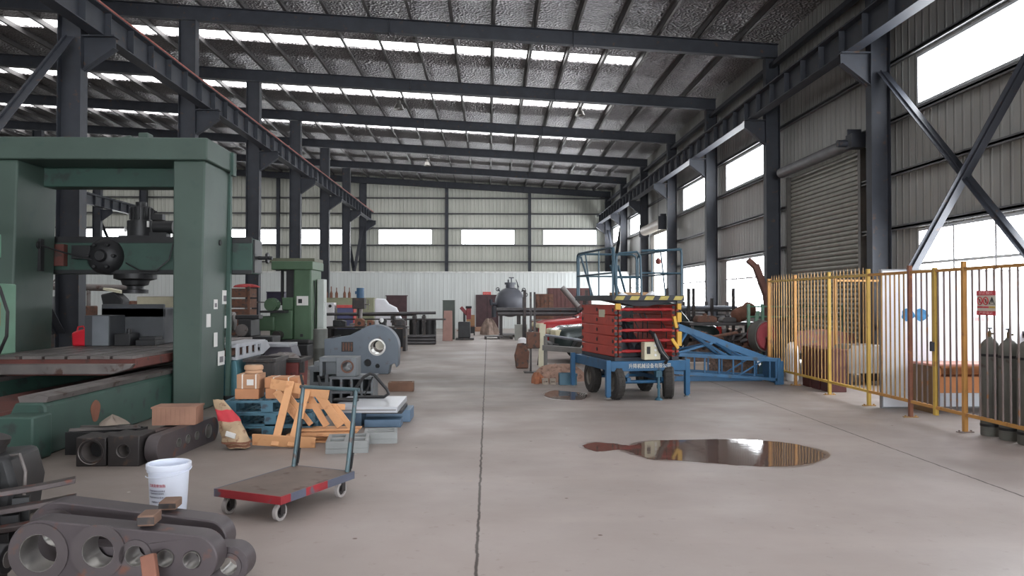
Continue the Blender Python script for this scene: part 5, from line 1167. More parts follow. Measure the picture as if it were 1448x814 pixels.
m = MB(); m.cyl((.03, 0, 1.72), (.03, 0, 2.06), .13, n=18); m.bx(-.14, -.08, -.08, .08, 1.85, 1.95); m.build('motor', mat('motor_blue', (46, 84, 118), .45, 0, .12), t); m = MB(); m.bx(-.28, .28, -.3, .25, .8, .86); m.build('drill_table', M_IRON, t); m = MB(); m.bx(-.3, .3, -.35, .3, 0, .1); m.build('base', M_OIL, t)
m = MB(); m.cyl((.2, -.1, 1.5), (.32, -.1, 1.5), .02)
for a_ in (0, 2.1, 4.2): m.cyl((.32, -.1, 1.5), (.32, -.1+.2*math.cos(a_), 1.5+.2*math.sin(a_)), .012)
m.build('feed_handle', M_IRON, t)
t = thing('plastic_sheet', 'white plastic sheeting hung over a stand behind the drill press', 'sheeting', (-4.15, 31.2, 0)); m = MB(); m.prism([(-.35, .5), (.6, .5), (.72, .9), (.5, 1.35), (.2, 1.5), (.05, 1.7), (-.35, 1.72)], .3, XZ, z0=-.15); m.build('sheet', mat('white_plastic', (222, 224, 230), .5, 0, .06), t, bevel=.05)
for x in (-.3, .55): m = MB(); m.bx(x-.03, x+.03, -.12, .12, 0, .52); m.build('leg', M_OIL, t)
# work bench
t = thing('work_bench', 'dark greasy work bench behind the big grey casting', 'bench', (-3.6, 25.5, 0)); m = MB(); m.bx(-1.6, 1.0, -.35, .35, .74, .8); m.build('bench_top', M_OIL, t)
for x in (-1.5, -.3, .9): m = MB(); m.bx(x-.05, x+.05, -.3, .3, 0, .74); m.build('leg', M_OIL, t)
m = MB(); m.bx(-1.5, .9, .28, .3, .1, .7); m.build('back_board', M_DARK, t)
for i, (x, w_, h_, mm, lab) in enumerate(((-1.2, .4, .2, M_DARK, 'black iron block at the cabinet end of the greasy bench'), (-.55, .3, .25, M_TARP, 'brown wooden block on the greasy bench'), (-.2, .2, .2, M_TARP, 'small brown block beside the vise on the greasy bench'), (.75, .35, .22, M_OIL, 'dark block at the aisle end of the greasy bench'))):
    t = thing('iron_block', lab, 'block', (-3.6+x, 25.4, .8)); m = MB(); m.prism([(-w_/2, 0), (w_/2, 0), (w_/2, h_*.8), (w_*.2, h_), (-w_/2, h_)], .3, XZ, z0=-.15); m.build('block_body', mm, t, bevel=.02); m = MB(); m.cyl((0, -.16, h_*.4), (0, -.14, h_*.4), w_*.2, n=12); m.build('recess', M_DARK, t)
t = thing('bench_vise', 'bench vise with a white jaw on the greasy bench', 'vise', (-3.4, 25.3, .8)); m = MB(); m.bx(-.1, .1, -.1, .2, 0, .12); m.bx(-.12, .12, -.12, -.04, .12, .24); m.bx(-.12, .12, .04, .12, .12, .24); m.build('vise_body', M_DARK, t, bevel=.01); m = MB(); m.cyl((0, -.3, .16), (0, -.1, .16), .03); m.sphere((-.02, -.14, .2), .07); m.build('jaw', M_WHITE, t)
# long pipe rack by the aisle
t = thing('pipe_rack', 'steel rack of long horizontal pipes along the aisle left of the pink board', 'rack', (-3.9, 29.3, 0))
for x in (.35, 1.15, 1.5): m = MB(); m.bx(x-.05, x+.05, -.05, .05, 0, 1.1); m.bx(x-.06, x+.06, -.3, .3, .95, 1.05); m.bx(x-.06, x+.06, -.3, .3, .81, .89); m.build('post', M_OIL, t)
m = MB(); m.bx(-1.8, 1.6, .2, .26, .9, .95); m.build('rail', M_OIL, t)
pipe('long dark pipe on top of the rack left of the pink board', (-6.0, 29.2, 1.12), (-1.95, 29.2, 1.17), .055, M_PIPE, None)
pipe('thick short pipe on the rack left of the pink board', (-5.2, 29.4, 1.11), (-2.7, 29.4, 1.11), .06, M_OIL, None)
pipe('thin dark pipe low across the rack near the pink board', (-3.7, 29.52, .92), (-1.6, 29.52, .92), .03, M_PIPE, None)
for j in range(3):
    for i in range(5-j): pipe('dark pipe in the low stack on the floor under the rack', (-3.5, 28.95+.13*i+.065*j, .06+.115*j), (-1.95-.05*((i+j) % 3), 28.95+.13*i+.065*j, .06+.115*j), .06, M_PIPE, 'pipes stacked on the floor by the aisle')
M_PLANK = mat('pinkish_plank', (166, 130, 112), .7, 0, .15, 3.)
t = thing('leaning_plank', 'pinkish plank leaning against the greasy bench', 'plank', (-2.93, 26.9, 0)); m = MB(); m.bar((0, 0, 0), (-.2, .35, .95), .2, .04, (0, 1, 0)); m.build('plank_face', M_PLANK, t); m = MB(); m.bx(-.08, .12, -.03, .02, 0, .03); m.build('foot', M_PLANK, t)
t = thing('standing_board', 'pink brown board standing upright beside the aisle', 'board', (-1.62, 31.6, 0)); m = MB(); m.prism([(-.22, 0), (.19, 0), (.17, 1.22), (-.16, 1.22)], .06, XZ, z0=0); m.build('board_face', mat('pink_brown_board', (158, 124, 116), .7, 0, .15, 3.), t, bevel=.01); m = MB(); m.bar((.0, .06, 1.0), (.0, .5, 0), .05, .05); m.build('prop', M_OIL, t)
crate('control_cabinet', 'dark green cabinet behind the pink brown board', 'cabinet', (-1.65, 33.0, 0), .5, .5, 1.62, mat('dark_green_cabinet', (64, 72, 66), .5, 0, .1))
t = thing('cutting_machine', 'dark machine with a red head beside the dark green cabinet', 'machine', (-.98, 32.45, 0)); m = MB(); m.bx(-.25, .25, -.3, .3, .08, .75); m.build('body', M_DARK, t, bevel=.03); m = MB(); m.bar((-.15, 0, 1.35), (.22, 0, .95), .16, .14); m.bx(.08, .28, -.12, .12, .85, 1.3); m.build('head', M_RED, t, bevel=.02); m = MB(); m.bx(-.05, .05, -.05, .05, .75, 1.25); m.cyl((.05, 0, 1.35), (.3, 0, 1.35), .05); m.build('arm', M_DARK, t); m = MB(); m.bx(-.35, .4, -.35, .35, 0, .08); m.build('base', M_OIL, t)
t = thing('wooden_chair', 'small brown box chair standing near the far door', 'chair', (-.82, 36.5, 0)); m = MB(); m.bx(-.2, .2, -.2, .2, .4, .45); m.build('seat', M_TARP, t); m = MB(); m.bx(-.2, .2, .17, .2, .45, .95); m.build('backrest', mat('tan_chair_back', (176, 134, 98), .6, 0, .1), t)
for x in (-.18, .18):
    for y in (-.18, .18): m = MB(); m.bx(x-.025, x+.025, y-.025, y+.025, 0, .4); m.build('leg', M_DARK, t)
m = MB(); m.bx(-.19, .19, -.19, -.17, .1, .4); m.build('front_panel', M_DARK, t)
for i, (x, y, lab) in enumerate(((-2.5, 33.4, 'dark drum behind the pipes beside the pink brown board'), (-3.1, 33.6, 'dark drum behind the low pipe stack'), (-3.8, 33.5, 'dark drum behind the long pipe rack'))):
    t = thing('steel_drum', lab, 'drum', (x, y, 0)); m = MB(); m.lathe([(0, 0), (.28, 0), (.29, .3), (.28, .33), (.29, .6), (.28, .84), (0, .84)], 20); m.build('drum_body', M_DARK, t); m = MB(); m.lathe([(.05, .84), (.26, .84), (.26, .86), (.05, .86)], 20); m.build('lid_rim', M_OIL, t)
# ================================================================== CASTINGS AND STOCK IN THE MIDDLE LEFT
M_BLUEG = mat('blue_grey_casting', (98, 107, 117), .5, .1, .15, 2., (88, 80, 76), .3)
M_CASTG = mat('grey_machined_casting', (104, 108, 112), .5, .3, .2, 3., (90, 74, 66), .3)
M_BRIGHT = mat('bright_machined_steel', (190, 188, 184), .3, .85, .15)
# large blue-grey bearing casting
bc = thing('bearing_casting', 'big blue grey casting with a round bearing hole standing by the aisle', 'casting', (-3.64, 17.45, 0))
out = [(0, .0), (1.42, 0), (1.46, .2), (1.56, .24), (1.60, .14), (1.63, .2)]+arc(1.13, .58, .52, -8, 108, 18)+[(.78, .98), (.55, .86), (.3, .82), (0, .78)]
m = MB(); m.prism(out, .42, XZ, holes=[circ(1.17, .6, .165, 28), circ(.96, .25, .085, 18), circ(1.18, .18, .05, 14)], z0=-.42); cst = m.build('casting_body', M_BLUEG, bc, bevel=.012)
m = MB(); m.lathe([(.15, -.44), (.15, .012), (.19, .012), (.19, 0), (.17, -.0), (.17, -.42)], 28, TR((1.17, 0, .6), rx=PI/2)); m.build('bearing_ring', M_BRIGHT, bc)
m = MB(); m.lathe([(.085, .012), (.125, .012), (.125, -.02), (.085, -.02), (.085, .012)], 20, TR((.96, 0, .25), rx=PI/2)); m.lathe([(.05, .008), (.075, .008), (.075, -.02), (.05, -.02), (.05, .008)], 16, TR((1.18, 0, .18), rx=PI/2)); m.build('boss', M_BLUEG, bc)
m = MB(); m.cyl((1.2, .2, .63), (1.2, .40, .63), .1, n=24); m.build('shaft_end', mat('pale_shaft_end', (196, 190, 176), .5, .1, .1), bc)
m = MB(); m.cyl((.96, .1, .25), (.96, .14, .25), .084, n=18); m.cyl((1.18, .1, .18), (1.18, .14, .18), .049, n=14); m.build('bore_plug', M_DARK, bc)
m = MB(); m.bx(.38, .64, -.012, 0, .5, .72); gr_ = m.build('louvre_cover', M_OIL, bc); m = MB()
for i in range(4): m.bx(.41+.06*i, .44+.06*i, -.02, -.012, .52, .7)
m.build('louvre_slat', M_RUST, gr_)
m = MB(); m.prism([(.12, .79), (.3, .83), (.32, .86), (.14, .83)], .2, XZ, z0=-.3); m.build('top_lug', M_DARK, bc)
# gridded box castings
def gridbox(t, w, h, d, cols, rows, M_, wall=.035, M=None):
    cw = (w-wall)/cols; chh = (h-wall)/rows; hl = []
    for i in range(cols):
        for j in range(rows): hl.append(rect(wall+cw*i, cw*(i+1), wall+chh*j, chh*(j+1)))
    m = MB(M); m.prism(rect(0, w, 0, h), d, XZ, holes=hl, z0=-d); o = m.build('casting_body', M_, t, bevel=.004)
    m = MB(M); m.bx(.01, w-.01, d, d+.02, .01, h-.01); m.build('dark_backing', M_DARK, t)  # dark sheet stands in for the deep shade inside the cells
    return o
t = thing('box_casting', 'grey box casting with eight square cells beside the white surface plate', 'casting', (-2.42, 12.0, 0)); gridbox(t, .66, .47, .55, 4, 2, M_CASTG)
m = MB(); m.bx(-.01, .67, -.012, .56, .455, .475); m.build('top_flange', M_CASTG, t)
t = thing('box_casting', 'grey box casting with two square cells behind the wooden frame', 'casting', (-2.95, 13.0, 0)); gridbox(t, .56, .52, .6, 2, 2, M_CASTG, .06)
m = MB(); m.bx(-.02, .6, -.02, .62, .5, .55); m.build('top_flange', M_CASTG, t); m = MB(); m.prism(rect(.05, .2, .55, .62), .3, XZ, z0=-.4); m.build('lug', M_CASTG, t)
t = thing('bored_block', 'grey block casting with a round bore resting on the eight-cell casting', 'casting', (-2.6, 12.05, .476))
m = MB(); m.prism(rect(.27, .58, 0, .29), .42, XZ, holes=[circ(.44, .15, .075, 22)], z0=-.42); m.bx(0, .27, .05, .42, .22, .29); m.bx(0, .27, .3, .42, 0, .22); m.bx(0, .05, .05, .3, 0, .22); m.build('block_body', M_CASTG, t, bevel=.006)
m = MB(); m.lathe([(.075, .01), (.1, .01), (.1, -.02), (.075, -.02), (.075, .01)], 22, TR((.44, 0, .15), rx=PI/2)); m.build('bore_ring', M_RUST, t)
# white surface plate on blue boxes, with a black triangular frame
M_PLATE = mat('pale_surface_plate', (176, 178, 184), .35, .2, .08)
M_PALLB = mat('steel_blue_paint', (90, 114, 138), .5, .1, .2, 3.)
t = thing('blue_support', 'blue fabricated support box under the pale surface plate', 'support', (-1.95, 10.15, 0)); m = MB(); m.bx(.35, .82, 0, .25, 0, .1); m.bx(.3, .9, .45, .95, 0, .16); m.bx(0, .3, .1, .9, 0, .2); m.build('support_body', M_PALLB, t, bevel=.008); m = MB(); m.bx(.0, .82, .12, .85, .16, .2); m.build('top_rail', M_DARK, t)
t = thing('surface_plate', 'pale machined surface plate lying on the blue support', 'plate', (-2.0, 10.05, .202)); m = MB(); m.bx(0, .84, 0, 1.15, 0, .075); m.build('plate_body', M_PLATE, t, bevel=.006); m = MB()
for i in range(3): m.bx(.1+.22*i, .22+.22*i, .05, .12, -.0, .01)
m.bx(.02, .82, -.006, 0, .03, .045); m.build('edge_groove', M_GREYT, t)
t = thing('belt_guard', 'black triangular bar frame standing on the pale surface plate', 'frame', (-1.75, 10.95, .278)); m = MB(); m.tube([(-.1, 0, .02), (.3, 0, .02), (.36, 0, .06), (.34, 0, .12), (.16, .02, .32), (.1, .02, .34), (.02, 0, .3), (-.13, 0, .1)], .022, 8, True); m.build('frame_bar', M_BLK, t); m = MB(); m.cyl((.02, 0, .02), (.14, .01, .3), .012, n=6); m.build('brace', M_BLK, t)
t = thing('rubber_loop', 'black rubber loop lying on the pale surface plate edge', 'belt', (-1.92, 10.6, .29)); m = MB(); m.tube([(.16*math.cos(a_), .09*math.sin(a_)-.0, .012) for a_ in [2*PI*i/20 for i in range(20)]], .018, 8, True); m.build('belt_loop', M_BLK, t)
# hollow concrete-coloured blocks
def hollow(label, loc, rz, w, d, h, c, r_):
    t = thing('slotted_block', label, 'block', loc, rz); cw, cd_ = w/c, d/r_
    hl = [rect(cw*i+.035, cw*(i+1)-.035, cd_*j+.03, cd_*(j+1)-.03) for i in range(c) for j in range(r_)]
    m = MB(); m.prism(rect(0, w, 0, d), h*.6, holes=hl, z0=h*.4); m.build('ribbed_top', mat('pale_grey_cast', (136, 138, 138), .6, .1, .12), t, bevel=.004); m = MB(); m.bx(0, w, 0, d, 0, h*.4); m.build('base_slab', mat('pale_grey_cast', (0, 0, 0)), t); return t
hollow('pale grey slotted block on the floor in front of the cart handles', (-1.74, 8.42, 0), .12, .45, .5, .13, 2, 2)
hollow('darker narrow slotted block behind the pale grey slotted block', (-1.42, 8.98, 0), .12, .38, .32, .13, 1, 2)
# loose timber tray on the aisle floor
t = thing('wooden_tray', 'small brown wooden tray on the floor beside the aisle', 'tray', (-1.8, 14.1, 0), .05)
m = MB(); m.prism(rect(0, .46, 0, .3), .16, holes=[rect(.04, .42, .04, .26)], z0=.0); m.bx(.02, .44, .02, .28, 0, .04); m.build('tray_body', mat('weathered_brown_wood', (112, 82, 66), .75, 0, .25, 4.), t, bevel=.006); m = MB(); m.bx(.2, .24, .04, .26, .04, .14); m.build('divider', MATS['weathered_brown_wood'], t)
o = MB(); o.prism([(-.12, -.04), (.1, -.05), (.14, .02), (.0, .05), (-.13, .03)], .04); o = tag(o.build('wood_offcut', M_OIL, bevel=.006), 'dark wood offcut on the floor near the brown wooden tray', 'offcut'); o.location = (-1.52, 12.75, 0)
# slotted white casting on a teal base, grey stacked casting, tubs
t = thing('teal_base', 'teal machine base carrying the pale slotted beam', 'base', (-4.35, 12.95, 0)); m = MB(); m.prism([(-.21, 0), (.23, 0), (.23, .5), (.2, .66), (-.21, .66)], 1.42, XZ, z0=-1.42); m.build('base_body', M_TEALB, t, bevel=.015); m = MB(); m.bx(-.22, .26, -.02, 1.44, 0, .08); m.build('foot', M_DARK, t)
t = thing('slotted_beam', 'pale beam casting with four square holes on the teal base', 'casting', (-4.35, 12.93, .662)); m = MB(); hl = [rect(.14+.34*i, .35+.34*i, .07, .2) for i in range(4)]
m.prism([(0, 0), (1.5, 0), (1.95, .1), (1.75, .24), (0, .27)], .03, YZ, holes=hl, z0=.2); m.bx(-.2, .2, 0, 1.75, .2, .255); m.bx(-.2, .2, 0, 1.6, 0, .05); m.bx(-.2, -.15, 0, 1.7, .05, .2); m.build('beam_body', mat('pale_grey_beam', (170, 172, 178), .5, .1, .1), t, bevel=.006); m = MB(); m.bx(-.12, .1, .02, 1.6, .06, .19); m.build('rust_core', M_RUST, t)
t = thing('angle_plate', 'grey casting with a pale flat top stacked beside the boring machine', 'casting', (-4.6, 16.75, 0)); m = MB(); m.bx(-.45, .5, -.2, .5, 0, .42); m.build('stand', M_DARK, t, bevel=.02); m = MB(); m.prism([(-.15, .42), (.5, .42), (.42, .66), (-.1, .66)], .6, XZ, z0=-.5); m.build('casting_body', mat('purple_grey_iron', (96, 92, 102), .5, .2, .15), t, bevel=.01); m = MB(); m.bx(-.32, .42, -.22, .5, .66, .73); m.build('flat_top', M_PLATE, t, bevel=.008)
t = thing('swarf_tub', 'maroon steel tub standing behind the tile cartons', 'tub', (-3.86, 14.5, 0)); m = MB(); m.prism([(-.32, 0), (.34, 0), (.36, .5), (-.34, .5)], .8, XZ, z0=-.8); m.build('tub_body', mat('maroon_tub', (124, 56, 52), .6, 0, .2, 4., (78, 56, 52), .4), t, bevel=.02); m = MB(); m.prism(rect(-.4, .42, -.05, .85), .06, holes=[rect(-.3, .32, .05, .75)], z0=.5); m.build('rim', M_OIL, t); 
for x_ in (.355, -.435): m = MB(); m.bx(x_, x_+.08, .1, .2, .3, .5); m.build('handle', M_OIL, t)
t = thing('swarf_tub', 'dark brown steel tub between the pale beam and the maroon tub', 'tub', (-3.8, 13.1, 0)); m = MB(); m.prism([(-.22, 0), (.22, 0), (.24, .62), (-.24, .62)], .8, XZ, z0=-.8); m.build('tub_body', M_OIL, t, bevel=.02); m = MB(); m.prism(rect(-.27, .27, -.03, .83), .05, holes=[rect(-.2, .2, .05, .75)], z0=.62); m.build('rim', M_OIL, t)
lump('swarf', 'grey metal swarf lying in the maroon tub', 'swarf', (-3.86, 14.9, .565), .25, .3, .09, M_IRON, 17, .3)['kind'] = 'stuff'

# ================================================================== BLUE PALLETS WITH CARTONS
M_PB = mat('blue_pallet_plastic', (60, 100, 118), .6, 0, .2, 3., (46, 60, 72), .4)
def pallet(label, loc, rz):
    t = thing('blue_pallet', label, 'pallet', loc, rz, 'stacked blue pallets')
    w, d, h = 1.0, .9, .15
    m = MB(); hl = [rect(.04+.096*i, .04+.096*i+.066, .04+.21*j, .04+.21*j+.17) for i in range(10) for j in range(4)]
    m.prism(rect(0, w, 0, d), .025, holes=hl, z0=h-.025); m.build('deck', M_PB, t)
    for x in (0, .43, .86):
        for y in (0, .38, .76): m = MB(); m.bx(x, x+.14, y, y+.14, .02, h-.025); m.build('block', M_PB, t)
    m = MB()
    for x in (0, .43, .86): m.bx(x, x+.14, 0, d, 0, .02)
    m.bx(0, w, 0, .1, 0, .02); m.bx(0, w, d-.1, d, 0, .02); m.build('runner', M_PB, t); return t
pallet('blue pallet, the lowest of the stack under the cartons', (-3.12, 9.35, 0), .03); pallet('blue pallet in the middle of the stack under the cartons', (-3.09, 9.37, .151), .0); pallet('blue pallet on top of the stack, directly under the cartons', (-3.13, 9.35, .302), .05)
M_CTN = mat('brown_carton', (178, 124, 88), .75, 0, .12, 3.)
M_STRAP = mat('white_strap', (222, 216, 206), .5)
def carton(label, loc, w, d, h, rz=0, straps=(), lab=None, m_=None):
    t = thing('carton', label, 'carton', loc, rz, 'cartons on the blue pallets'); m = MB(); m.bx(0, w, 0, d, 0, h); m.build('carton_body', m_ or M_CTN, t, bevel=.004)
    m = MB(); m.bx(-.001, w+.001, d/2-.02, d/2+.02, h-.002, h+.001); m.build('tape', mat('carton_tape', (196, 160, 120), .4), t)
    for x in straps: m = MB(); m.prism(rect(x, x+.014, -.002, h+.002), d+.004, XZ, z0=-d-.002); m.build('strap', M_STRAP, t)
    if lab: m = MB(); m.bx(lab[0], lab[1], -.003, 0, lab[2], lab[3]); m.build('sticker', M_PAPER, t)
    return t
zz = .4535
carton('squat brown carton at the column end of the pallet, under a taller carton', (-3.05, 9.5, zz), .28, .3, .125, .06)
carton('brown carton with a white sticker on the squat carton', (-3.03, 9.5, zz+.128), .27, .3, .17, .03, (.06, .22), (.12, .2, .04, .11), mat('light_brown_carton', (170, 128, 98), .75, 0, .12, 3.))
for i, (x, k, lab) in enumerate(((-2.7, 0, 'lower orange carton with straps beside the wooden frame'), (-2.71, 1, 'upper orange carton with straps beside the wooden frame'))):
    carton(lab, (x, 9.55, zz+.128*k), .4, .3, .125, 0, (.1, .28) if k else (.13, .3), None, mat('orange_carton', (184, 128, 90), .75, 0, .12, 3.))
t = thing('abrasive_disc', 'tan abrasive disc stack on top of the carton with the white sticker', 'disc', (-2.87, 9.65, zz+.30)); m = MB(); m.lathe([(.03, 0), (.1, 0), (.108, .015), (.1, .03), (.1, .04), (.112, .05), (.112, .085), (.1, .1), (.03, .1), (.03, 0)], 28); m.build('disc_body', mat('tan_disc', (176, 140, 112), .8, 0, .1), t); m = MB(); m.lathe([(.0, .09), (.03, .09), (.03, .101), (0, .101)], 14); m.build('hub', M_CREAM, t)
# ================================================================== BROKEN ORANGE CRATE
M_OWOOD = mat('orange_pine', (204, 152, 108), .65, 0, .1, 4., (182, 128, 88), .35)
def board(t, a, b, w, th=.022, up=(0, 0, 1), nm='board'):
    m = MB(); m.bar(a, b, w, th, up); return m.build(nm, M_OWOOD, t, bevel=.003)
t = thing('crate_frame', 'broken orange pine crate frame leaning over behind the platform cart', 'crate', (-2.3, 8.8, 0))
Q = lambda px, py, Y: PY(px, py, Y)-Vector((-2.3, 8.8, 0))
board(t, Q(357, 621, 8.78), Q(446, 626, 8.78), .13, .025, (0, 1, .25)); board(t, Q(383, 542, 9.3), Q(465, 557, 9.2), .12, .025, (0, 1, 0))
board(t, Q(411, 539, 9.2), Q(388, 630, 8.75), .085, .025, (0, 1, 0)); board(t, Q(434, 552, 9.18), Q(411, 631, 8.75), .085, .025, (0, 1, 0))
board(t, Q(390, 553, 9.32), Q(422, 592, 9.3), .09, .025, (0, 1, 0)); board(t, Q(405, 555, 9.34), Q(440, 600, 9.34), .06, .025, (0, 1, 0))
board(t, Q(408, 573, 9.36), Q(488, 575, 9.4), .07, .025, (0, 1, 0)); board(t, Q(448, 553, 9.36), Q(482, 602, 9.3), .1, .025, (0, 1, 0)); board(t, Q(472, 573, 9.38), Q(496, 604, 9.3), .07, .025, (0, 1, 0)); board(t, Q(437, 560, 9.4), Q(462, 602, 9.35), .08, .025, (0, 1, 0))
t = thing('pallet_boards', 'flat stack of orange pine boards on the floor behind the leaning crate frame', 'pallet', (-2.0, 9.35, 0))
for i, (z, y) in enumerate(((.012, -.22), (.012, .0), (.012, .22))): board(t, (-.32, y, z), (.42, y, z), .1, .022, (0, 0, 1))
for x in (-.25, .35): board(t, (x, -.3, .05), (x, .32, .05), .08, .05)
for y in (-.22, .02, .25): board(t, (-.32, y, .09), (.45, y-.02, .09), .14, .024)
board(t, (-.3, -.05, .115), (.4, .0, .12), .16, .022)

# sack leaning at the pallets --------------------------------------
M_SACK = mat('printed_sack', (172, 148, 120), .75, 0, .3, 6., (128, 96, 76), .45); M_SACKR = mat('sack_red_print', (192, 56, 66), .7, 0, .15); M_SACKB = mat('sack_dirty_base', (112, 74, 56), .8, 0, .3)
t = thing('cement_sack', 'printed sack with a red band leaning against the blue pallets', 'sack', (-2.86, 8.78, 0), -.2)
def sackring(v):     # v 0 bottom..1 top -> centre x,z, half width, half depth
    return (.1-.32*v+.03*math.sin(3*v), .02+.5*v, .155*(1-.6*v**1.8)*(1 if v > .08 else .8), .12*(1-.75*v**1.4)*(1 if v > .08 else .7))
def sack_part(v0, v1, off, m_, nm, k=8):
    m = MB()
    def f(u, v):
        vv = v0+(v1-v0)*v; cx, cz, hw, hd = sackring(vv); a = 2*PI*u; q = 1+.07*math.sin(5*a+9*vv)+.05*math.sin(9*a-14*vv)
        return (cx+(hw*q+off)*math.cos(a), -.02+.12*vv+(hd*q+off)*math.sin(a), max(.001, cz+.006*math.sin(4*a+6*vv)))
    m.grid(f, 28, k, True)
    if v0 == 0: m.bm.faces.new([v for v in m.bm.verts][::k+1][::-1])
    if v1 == 1: m.bm.faces.new([v for v in m.bm.verts][k::k+1][:28])
    return m.build(nm, m_, t, sharp=60)
sack_part(0, 1, 0, M_SACK, 'sack_body', 16); sack_part(.56, .8, .004, M_SACKR, 'red_band'); sack_part(.02, .14, .004, M_SACKB, 'dirty_base'); 
m = MB(); m.box((.06, -.115, .17), (.12, .02, .06), ry=.25); m.build('white_print', M_PAPER, t, bevel=.008)

# ================================================================== LINK PLATES AND BLOCKS NEAR THE BUCKET
M_LINK = mat('dark_cast_link', (84, 77, 79), .5, .3, .2, 3., (112, 76, 62), .35)
M_LINKF = mat('primed_link_face', (128, 86, 74), .6, .1, .25, 4., (86, 76, 76), .45)
def link(label, loc, rz, big, far, R, r, th, holes, mm=None, bosses=(), face=None, big2=None, rx=0):
    """edge-standing link: circle R at x=0 and circle r at x=far, both resting on the floor"""
    t = thing('link_plate', label, 'link plate', loc, rz)
    L_ = far; zc0, zc1 = R, r
    d = math.hypot(L_, zc1-zc0); base = math.degrees(math.atan2(zc1-zc0, L_)); al = math.degrees(math.asin((R-r)/d))
    out = arc(0, zc0, R, base+90-al, base+270+al, 16)+arc(L_, zc1, r, base-90+al, base+90-al, 14)
    m = MB(); m.prism(out, th, XZ, holes=[circ(x, z, h, 24) for x, z, h, *_ in holes], z0=-th); body = m.build('plate_body', mm or M_LINK, t, bevel=.008)
    for h in holes:
        x, z, hr = h[:3]; br = h[3] if len(h) > 3 else hr*1.3
        if br:
            m = MB(); m.lathe([(hr, .012), (br, .012), (br, -.01), (hr, -.01), (hr, .012)], 26, TR((x, 0, z), rx=PI/2)); m.build('boss_ring', M_LINK, body)
        m = MB(); m.lathe([(hr*.97, .008), (hr*.97, -th), (hr*.999, -th), (hr*.999, .008), (hr*.97, .008)], 26, TR((x, 0, z), rx=PI/2)); m.build('machined_bore', M_BRIGHT, body)
    if face: m = MB(); m.prism(face, .006, XZ, z0=0); m.build('face_pad', M_LINKF, body)
    return t
link('rusty link plate with three small holes standing behind the white bucket', (-3.30, 8.05, 0), 1.5, 0, 1.2, .14, .14, .13, [(.33, .14, .047, .0), (.54, .14, .047, 0), (.76, .14, .047, 0), (1.06, .14, .08, 0)], M_LINK, face=None)
link('plain dark link plate behind the rusty three-hole link plate', (-3.49, 8.1, 0), 1.5, 0, 1.1, .135, .13, .12, [(.8, .13, .07, 0)])
def cube(label, loc, rz, s, hr):
    t = thing('bored_block', label, 'block', loc, rz); m = MB(); m.prism([(0, 0), (s, 0), (s, s*.97), (s*.7, s), (s*.4, s*.95), (0, s)], s*1.2, XZ, holes=[circ(s*.5, s*.5, hr, 26)], z0=-s*1.2); m.build('block_body', M_OIL, t, bevel=.008)
    m = MB(); m.lathe([(hr*.7, -.16), (hr*.98, -.02), (hr*1.25, .006), (hr*1.25, -.01), (hr, -.02)], 26, TR((s*.5, 0, s*.5), rx=PI/2)); m.build('bore_ring', M_IRON, t); m = MB(); m.cyl((s*.5, s*.5, s*.5), (s*.5, s*.55, s*.5), hr*.98, n=20); m.build('bore_plug', M_DARK, t); return t
cube('oily cube block with a wide round bore, beside the bed of the gantry', (-4.08, 7.86, 0), .02, .29, .1); cube('oily cube block with a small round bore, next to the link plates', (-3.77, 7.86, 0), -.02, .31, .055)
t = thing('tool_tray', 'long dark tray of scrap bars lying behind the oily cube blocks', 'tray', (-4.5, 8.45, 0), .05); m = MB(); m.prism(rect(0, .72, 0, .35), .24, holes=[rect(.03, .69, .03, .32)]); m.bx(.02, .70, .02, .33, 0, .05); m.build('tray_body', M_DARK, t); m = MB(); m.bar((.0, .1, .25), (.7, .2, .26), .05, .03); m.bar((.05, .25, .26), (.72, .1, .28), .03, .03); m.build('scrap_bar', M_IRON, t)
t = thing('wooden_box', 'pinkish brown wooden box lying across the link plates', 'box', (-3.66, 8.62, .283), .06); m = MB(); m.bx(0, .46, 0, .28, 0, .18); m.build('box_body', mat('pinkish_box_wood', (146, 108, 90), .75, 0, .2, 4.), t, bevel=.004)
for i in range(9): m = MB(); m.bx(.0+.05*i, .045+.05*i, -.004, .0, .0, .18); m.build('slat', MATS['pinkish_box_wood'], t)
m = MB(); m.bx(-.01, .47, -.01, .29, .18, .2); m.build('lid', MATS['pinkish_box_wood'], t)
rag((-4.1, 8.65, .295), .16, 'grey oily rag lying on the dark scrap tray', mat('grey_rag', (130, 118, 108), .9, 0, .3))
# ================================================================== WHITE BUCKET
M_BUCK = mat('white_plastic_bucket', (226, 232, 246), .35, 0, .04)
t = thing('paint_bucket', 'white plastic bucket with red and grey print on the floor', 'bucket', (-2.50, 6.2, 0), 0)
m = MB(); m.lathe([(0, 0), (.128, 0), (.133, .005), (.15, .335), (.162, .335), (.166, .345), (.166, .375), (.158, .38), (.146, .375), (.145, .33), (.126, .012), (0, .012)], 40); m.build('bucket_body', M_BUCK, t)
m = MB(); m.lathe([(.1515, .318), (.159, .318), (.159, .326), (.1515, .326)], 40); m.build('collar', M_BUCK, t)
m = MB(); m.tube([(.165*math.cos(a_), .165*math.sin(a_), .34-.06*math.sin(a_+.6) if False else .335-.05*abs(math.sin((a_-.4)/2))) for a_ in [.4-PI*i/16 for i in range(17)]], .004, 6); m.build('handle', M_BUCK, t)
def wrap_text(body, size, z, m_, a0, w_):
    o = text(body, size, m_, t, Matrix.Identity(4), depth=.0008, width=w_)
    for v in o.data.vertices:
        a = a0+v.co.x/.15; R_ = .1345+.0495*z*.98+.0012+v.co.z; zz_ = z+v.co.y; R_ = .133+(zz_-.005)*.0515+.0012+v.co.z
        v.co = (R_*math.cos(a), R_*math.sin(a), zz_)
    return o
aa = -PI/2-.28
wrap_text('工业润滑油脂', .026, .225, mat('bucket_red_print', (196, 64, 84), .5), aa, .15)
